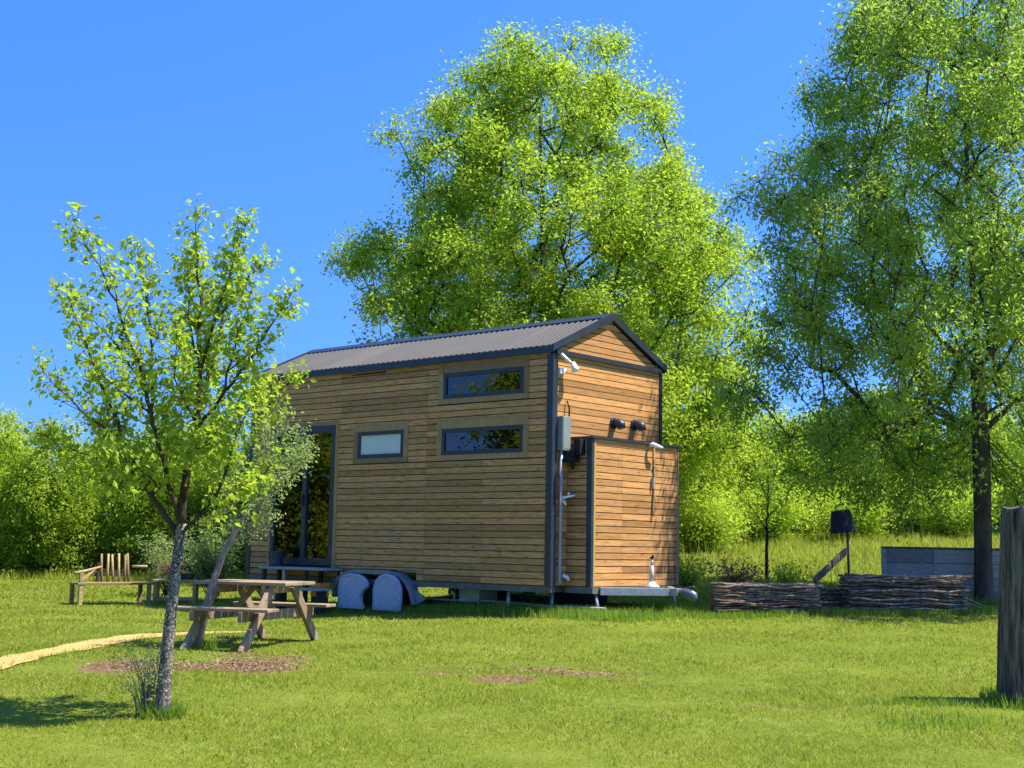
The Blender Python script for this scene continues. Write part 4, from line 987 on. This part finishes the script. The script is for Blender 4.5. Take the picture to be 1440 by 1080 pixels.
# ------------------------------------------------------------------ picnic table
cx, cy = -2.60, 13.90; zt_ = g(cx, cy)
tb = thing('picnic_table', 'weathered wooden picnic table with attached benches beside the sapling', 'picnic table', (cx, cy, zt_), math.radians(-16.5))
TOPZ = .645; SEAT = .40
for i in range(5):
    y0 = -.36 + i * .146; MB().box(-.51 + rng.uniform(-.008, .008), .51 + rng.uniform(-.008, .008), y0, y0 + .138, TOPZ - .035, TOPZ).build('top_plank', M['table'], tb, bevel=.006)
for s in (-1, 1):
    for i in range(2):
        y0 = s * .68 - .125 + i * .128; MB().box(-.55, .55, y0, y0 + .121, SEAT - .032, SEAT).build('seat_plank', M['table'], tb, bevel=.006)
WT = M['table']
for x_ in (-.31, .31):
    dz = [g(cx + x_ * .96, cy + s * .82) - zt_ for s in (-1, 1)]
    for s, d_ in ((-1, dz[0]), (1, dz[1])):
        MB().bar((x_, s * .85, d_ - .02), (x_, s * .24, TOPZ - .04), .045, .105, (0, 1, 0)).build('leg', WT, tb, bevel=.005)
    xo = x_ - .048 if x_ > 0 else x_ + .048
    MB().box(xo - .022, xo + .022, -.82, .82, SEAT - .13, SEAT - .034).build('seat_beam', WT, tb, bevel=.005)
    MB().box(xo - .022, xo + .022, -.35, .35, TOPZ - .115, TOPZ - .037).build('top_beam', WT, tb, bevel=.005)
    MB().bar((xo * .95, 0, SEAT - .08), (0, 0, TOPZ - .045), .04, .07, (0, 1, 0)).build('brace', WT, tb, bevel=.004)
# ------------------------------------------------------------------ garden bench at the left and the planter beside it
L0 = Vector((-6.76, 21.3)); L1 = Vector((-5.84, 22.05)); mid = (L0 + L1) / 2; ang = math.atan2(L1.y - L0.y, L1.x - L0.x); zb = g(mid.x, mid.y)
bn = thing('garden_bench', 'rustic wooden bench with a narrow slatted back in front of the hedge', 'bench', (mid.x, mid.y, zb), ang)
ln = (L1 - L0).length; h_ = ln / 2; BM = M['bench']
for i in range(3): MB().box(-h_ - .04, h_ + .06, -.04 + i * .125, .075 + i * .125, .315, .35).build('seat_plank', BM, bn, bevel=.005)
for x_ in (-h_ + .02, h_ - .02):
    for y_ in (.0, .34): MB().box(x_ - .03, x_ + .03, y_ - .03, y_ + .03, -.06, .3155 if (x_ > 0 or y_ > .1) else .3155).build('leg', BM, bn, bevel=.005)
MB().tube([(-h_ - .1, .0, .50), (-h_ + .1, .1, .525), (-h_ + .48, .36, .59)], [.022, .022, .018], 8).build('arm_rest', BM, bn)
MB().box(-h_ - .005, -h_ + .04, -.02, .025, .35, .50).build('arm_post', BM, bn, bevel=.004)
MB().bar((-h_ + .12, .34, .36), (-h_ + .46, .37, .56), .03, .05).build('arm_brace', BM, bn)
for i in range(6):
    x_ = -.09 + i * .098 - (.03 if i == 5 else 0); t_ = .02 * math.sin(i * 2.1)
    MB().tube([(x_, .36, .34), (x_ + t_ * .5, .385, .56), (x_ + t_, .41, .80 + .02 * math.sin(i * 3))], [.022, .021, .019], 7).build('back_slat', BM, bn)
MB().box(-.20, .46, .375, .405, .44, .49).build('back_rail', M['inner'], bn)
MB().box(-.175, -.13, .35, .395, .33, .66).build('back_post', M['inner'], bn)
MB().tube([(.42, .36, .60), (.66, .30, .60)], [.02, .024], 8).build('arm_rest', BM, bn)
# planter table with dry plants
P0 = Vector((-5.86, 22.45)); zb = g(P0.x + .25, P0.y)
pl = thing('planter_table', 'low wooden planter table at the right end of the bench', 'planter', (P0.x + .30, P0.y, zb), .12)
for x_ in (-.30, .34):
    for y_ in (0, .36): MB().box(x_ - .028, x_ + .028, y_ - .028, y_ + .028, -.06, .34).build('leg', BM, pl, bevel=.004)
MB().box(-.34, .38, -.05, .41, .3405, .375).build('shelf', BM, pl, bevel=.004)
MB().box(-.27, .31, -.02, .02, .03, .09).build('lower_rail', BM, pl, bevel=.004)
MB().box(-.33, .37, .36, .40, .58, .625).build('back_rail', BM, pl, bevel=.004)
for x_ in (-.30, .34): MB().box(x_ - .025, x_ + .025, .36, .399, .375, .58).build('rail_post', BM, pl)
twig_shrub('dry_plant', 'dry brown twiggy plant heaped on the planter table', (P0.x + .26, P0.y + .12, zb + .375), 46, .30, .30, M['leaf_brown'], .04, 6, .04, cat='plant')
m = MB(); m.tube([(0, 0, 0), (0, 0, .015), (0, 0, .09), (0, 0, .10)], [.09, .11, .13, .12], 14)
tag(m.build('clay_pot', plain('dark_clay', (.09, .05, .035), .8), None, (P0.x + .46, P0.y + .26, zb + .376)), 'dark clay bowl among the dry twigs on the planter table', 'pot')

# ------------------------------------------------------------------ stacks of poles
def pole_mesh(L):
    m = MB(); n = 12; ph = rng.uniform(0, 6, 3)
    pts = [(-L / 2 + L * i / (n - 1), .012 * math.sin(ph[0] + i * .9) + .008 * math.sin(ph[1] + i * 2.1), .010 * math.sin(ph[2] + i * 1.1) + .005 * math.sin(ph[0] + i * 2.3)) for i in range(n)]
    r0 = rng.uniform(.010, .017); m.tube(pts, [r0 * (1.08 - .35 * i / (n - 1)) * rng.uniform(.92, 1.08) for i in range(n)], 7)
    return m
def stack(c, ang, L, layers, deep, label, group, ragged, top_drop=0, mat='pole', pitch=.0305):
    protos = []
    ca, sa = math.cos(ang), math.sin(ang)
    for li in range(layers):
        for dj in range(deep):
            if len(protos) < 7:
                o = pole_mesh(L).build('pole', M[mat if len(protos) != 3 else 'pole_old'], None); protos.append(o)
            else:
                o = protos[rng.integers(7)].copy(); COL.objects.link(o)
            off = rng.normal(0, .012) + ragged * rng.uniform(-.2, 1) * (.3 + li / layers if ragged else 1)
            v_ = (dj - (deep - 1) / 2) * .07 + (li % 2) * .02 + rng.normal(0, .007)
            x_ = c[0] + ca * off - sa * v_; y_ = c[1] + sa * off + ca * v_
            o.location = (x_, y_, g(c[0], c[1]) + .018 + li * pitch + rng.normal(0, .003) - top_drop * (dj / deep) * (li / layers))
            o.rotation_euler = (rng.uniform(0, 6.28), rng.normal(0, .006), ang + rng.normal(0, .012) + (PI if rng.random() < .5 else 0))
            tag(o, label, 'pole', group)
stack((3.42, 18.02), .16, 1.45, 14, 5, 'thin weathered grey pole in the left stack, nearest the house', 'poles in the left stack', .03)
stack((4.62, 18.75), .16, 1.25, 11, 3, 'thin dark pole in the low stack between the two larger stacks', 'poles in the middle stack', .06, mat='post')
stack((5.52, 18.72), .16, 1.72, 17, 5, 'thin weathered pole in the right stack, in front of the raised bed', 'poles in the right stack', -.10)
# loose poles splaying out at the right end of the right stack
for i in range(9):
    m = MB(); x0_ = 6.05 + rng.uniform(-.1, .1); y0_ = 18.75 + rng.uniform(-.1, .15); L = rng.uniform(.45, .75); z0_ = g(6.2, 18.8) + .04 + i * .035
    m.tube([(-L / 2, 0, .02), (0, rng.normal(0, .02), rng.normal(.01, .01)), (L / 2, rng.normal(0, .04), -.05 - .012 * i)], [.019, .017, .010], 7)
    o = m.build('loose_pole', M['pole'], None, (x0_ + .2, y0_, z0_)); o.rotation_euler = (0, 0, .16 + rng.normal(0, .12)); tag(o, 'short thin pole slipping off the right end of the right stack', 'pole', 'loose poles at the right stack')
# leaning plank and the bucket on a stake
z_ = g(4.3, 18.1)
m = MB(); m.bar((0, 0, 0), (.60, .66, .41), .035, .095); o = m.build('plank', M['post'], None, (4.20, 18.5, 1.10), bevel=.004)
tag(o, 'grey plank leaning on the stake above the left pole stack', 'plank')
kx, ky = 4.87, 19.30; kz = g(kx, ky)
m = MB(); m.tube([(0.015, 0, -.1), (.0, 0, .5), (-.02, 0, 1.32)], [.022, .020, .018], 8)
tag(m.build('stake', M['post'], None, (kx, ky, kz)), 'thin dark stake between the two pole stacks, carrying a bucket', 'stake')
m = MB(); zt_ = 2.035 - .0
pts = [(0, 0, 0), (0, 0, .012), (0, 0, .285), (0, 0, .292), (0, 0, .315), (0, 0, .322)]
m.tube(pts, [.182, .178, .142, .141, .125, .05], 20)
bo = thing('upturned_bucket', 'black tapered bucket upturned on top of the thin stake', 'bucket', (kx - .075, ky, 1.772)); bo.rotation_euler = (0, math.radians(-6), 0)
m.build('bucket_body', M['black'], bo); MB().tube([(.1825 * math.cos(t_), .1825 * math.sin(t_), .004) for t_ in np.linspace(0, 2 * PI, 25)], .008, 6).build('rim', M['black'], bo)

# ------------------------------------------------------------------ raised bed
rx, ry = 7.15, 20.7; rz = g(rx, ry)
rb = thing('raised_bed', 'grey boarded raised bed with a dark rim behind the right pole stack', 'raised bed', (rx, ry + 1.0, rz), 0)
nb = 10; R0 = 1.22
verts_ = [(R0 * math.cos(PI / nb + 2 * PI * k / nb) * 1.0, R0 * .9 * math.sin(PI / nb + 2 * PI * k / nb)) for k in range(nb)]
verts_ = [(-1.25, -.5), (-.5, -.68), (.95, -.66), (1.25, .1), (1.05, .85), (-.2, 1.0), (-.85, .75)]
nb = len(verts_); Hh = .82
for k in range(nb):
    p = Vector((*verts_[k], 0)); q = Vector((*verts_[(k + 1) % nb], 0)); m = MB()
    for j in range(4):
        z0_ = -.08 + j * .222; m.bar(p + Vector((0, 0, z0_ + .108)), q + Vector((0, 0, z0_ + .108)), .035, .215)
    m.build('side_boards', M['tank'], rb, bevel=.003)
m = MB()
for k in range(nb):
    p = Vector((*verts_[k], Hh)); q = Vector((*verts_[(k + 1) % nb], Hh)); m.bar(p * 1.0, q * 1.0, .06, .03, rnd=.5)
m.build('rim', M['post'], rb)
m = MB(); m.prism([(x * .96, y * .96) for x, y in verts_], .60, .70, 'z'); m.build('soil', plain('dark_soil', (.05, .035, .02), .95, 0, .4, 20, .1, .8), rb)
for k in range(nb): MB().box(verts_[k][0] - .03, verts_[k][0] + .03, verts_[k][1] - .03, verts_[k][1] + .03, -.1, Hh - .017).build('corner_post', M['tank'], rb)

# ------------------------------------------------------------------ old post at the right edge
qx, qy = 3.97, 10.40; qz = g(qx, qy)
m = MB(); n = 22; hs_ = [0, .05, .2, .45, .8, 1.15, 1.40, 1.50, 1.525]; vs = []; fs = []
for i, h_ in enumerate(hs_):
    r_ = .212 - .052 * h_ / 1.5 + (.018 if i == 0 else 0) - (.012 if i == len(hs_) - 1 else 0)
    for k in range(n):
        t_ = 2 * PI * k / n; rr = r_ * (1 + .05 * math.sin(3 * t_ + .6) + .035 * math.sin(7 * t_ + h_) + .022 * math.sin(13 * t_ + h_ * 2)); zz = h_ - (.04 if i == 0 else 0)
        if i >= len(hs_) - 2: zz += .025 * math.cos(t_) + .012 * math.sin(3 * t_)
        vs.append((rr * math.cos(t_) + .012 * h_, rr * math.sin(t_), zz))
for i in range(len(hs_) - 1):
    for k in range(n): fs.append((i * n + k, i * n + (k + 1) % n, (i + 1) * n + (k + 1) % n, (i + 1) * n + k))
m.add(vs, fs, .5, True); m.add([vs[(len(hs_) - 1) * n + k] for k in range(n)], [tuple(range(n))], .5)
tag(m.build('post', M['post'], None, (qx, qy, qz)), 'thick weathered dark wooden post at the right edge of the lawn', 'post')
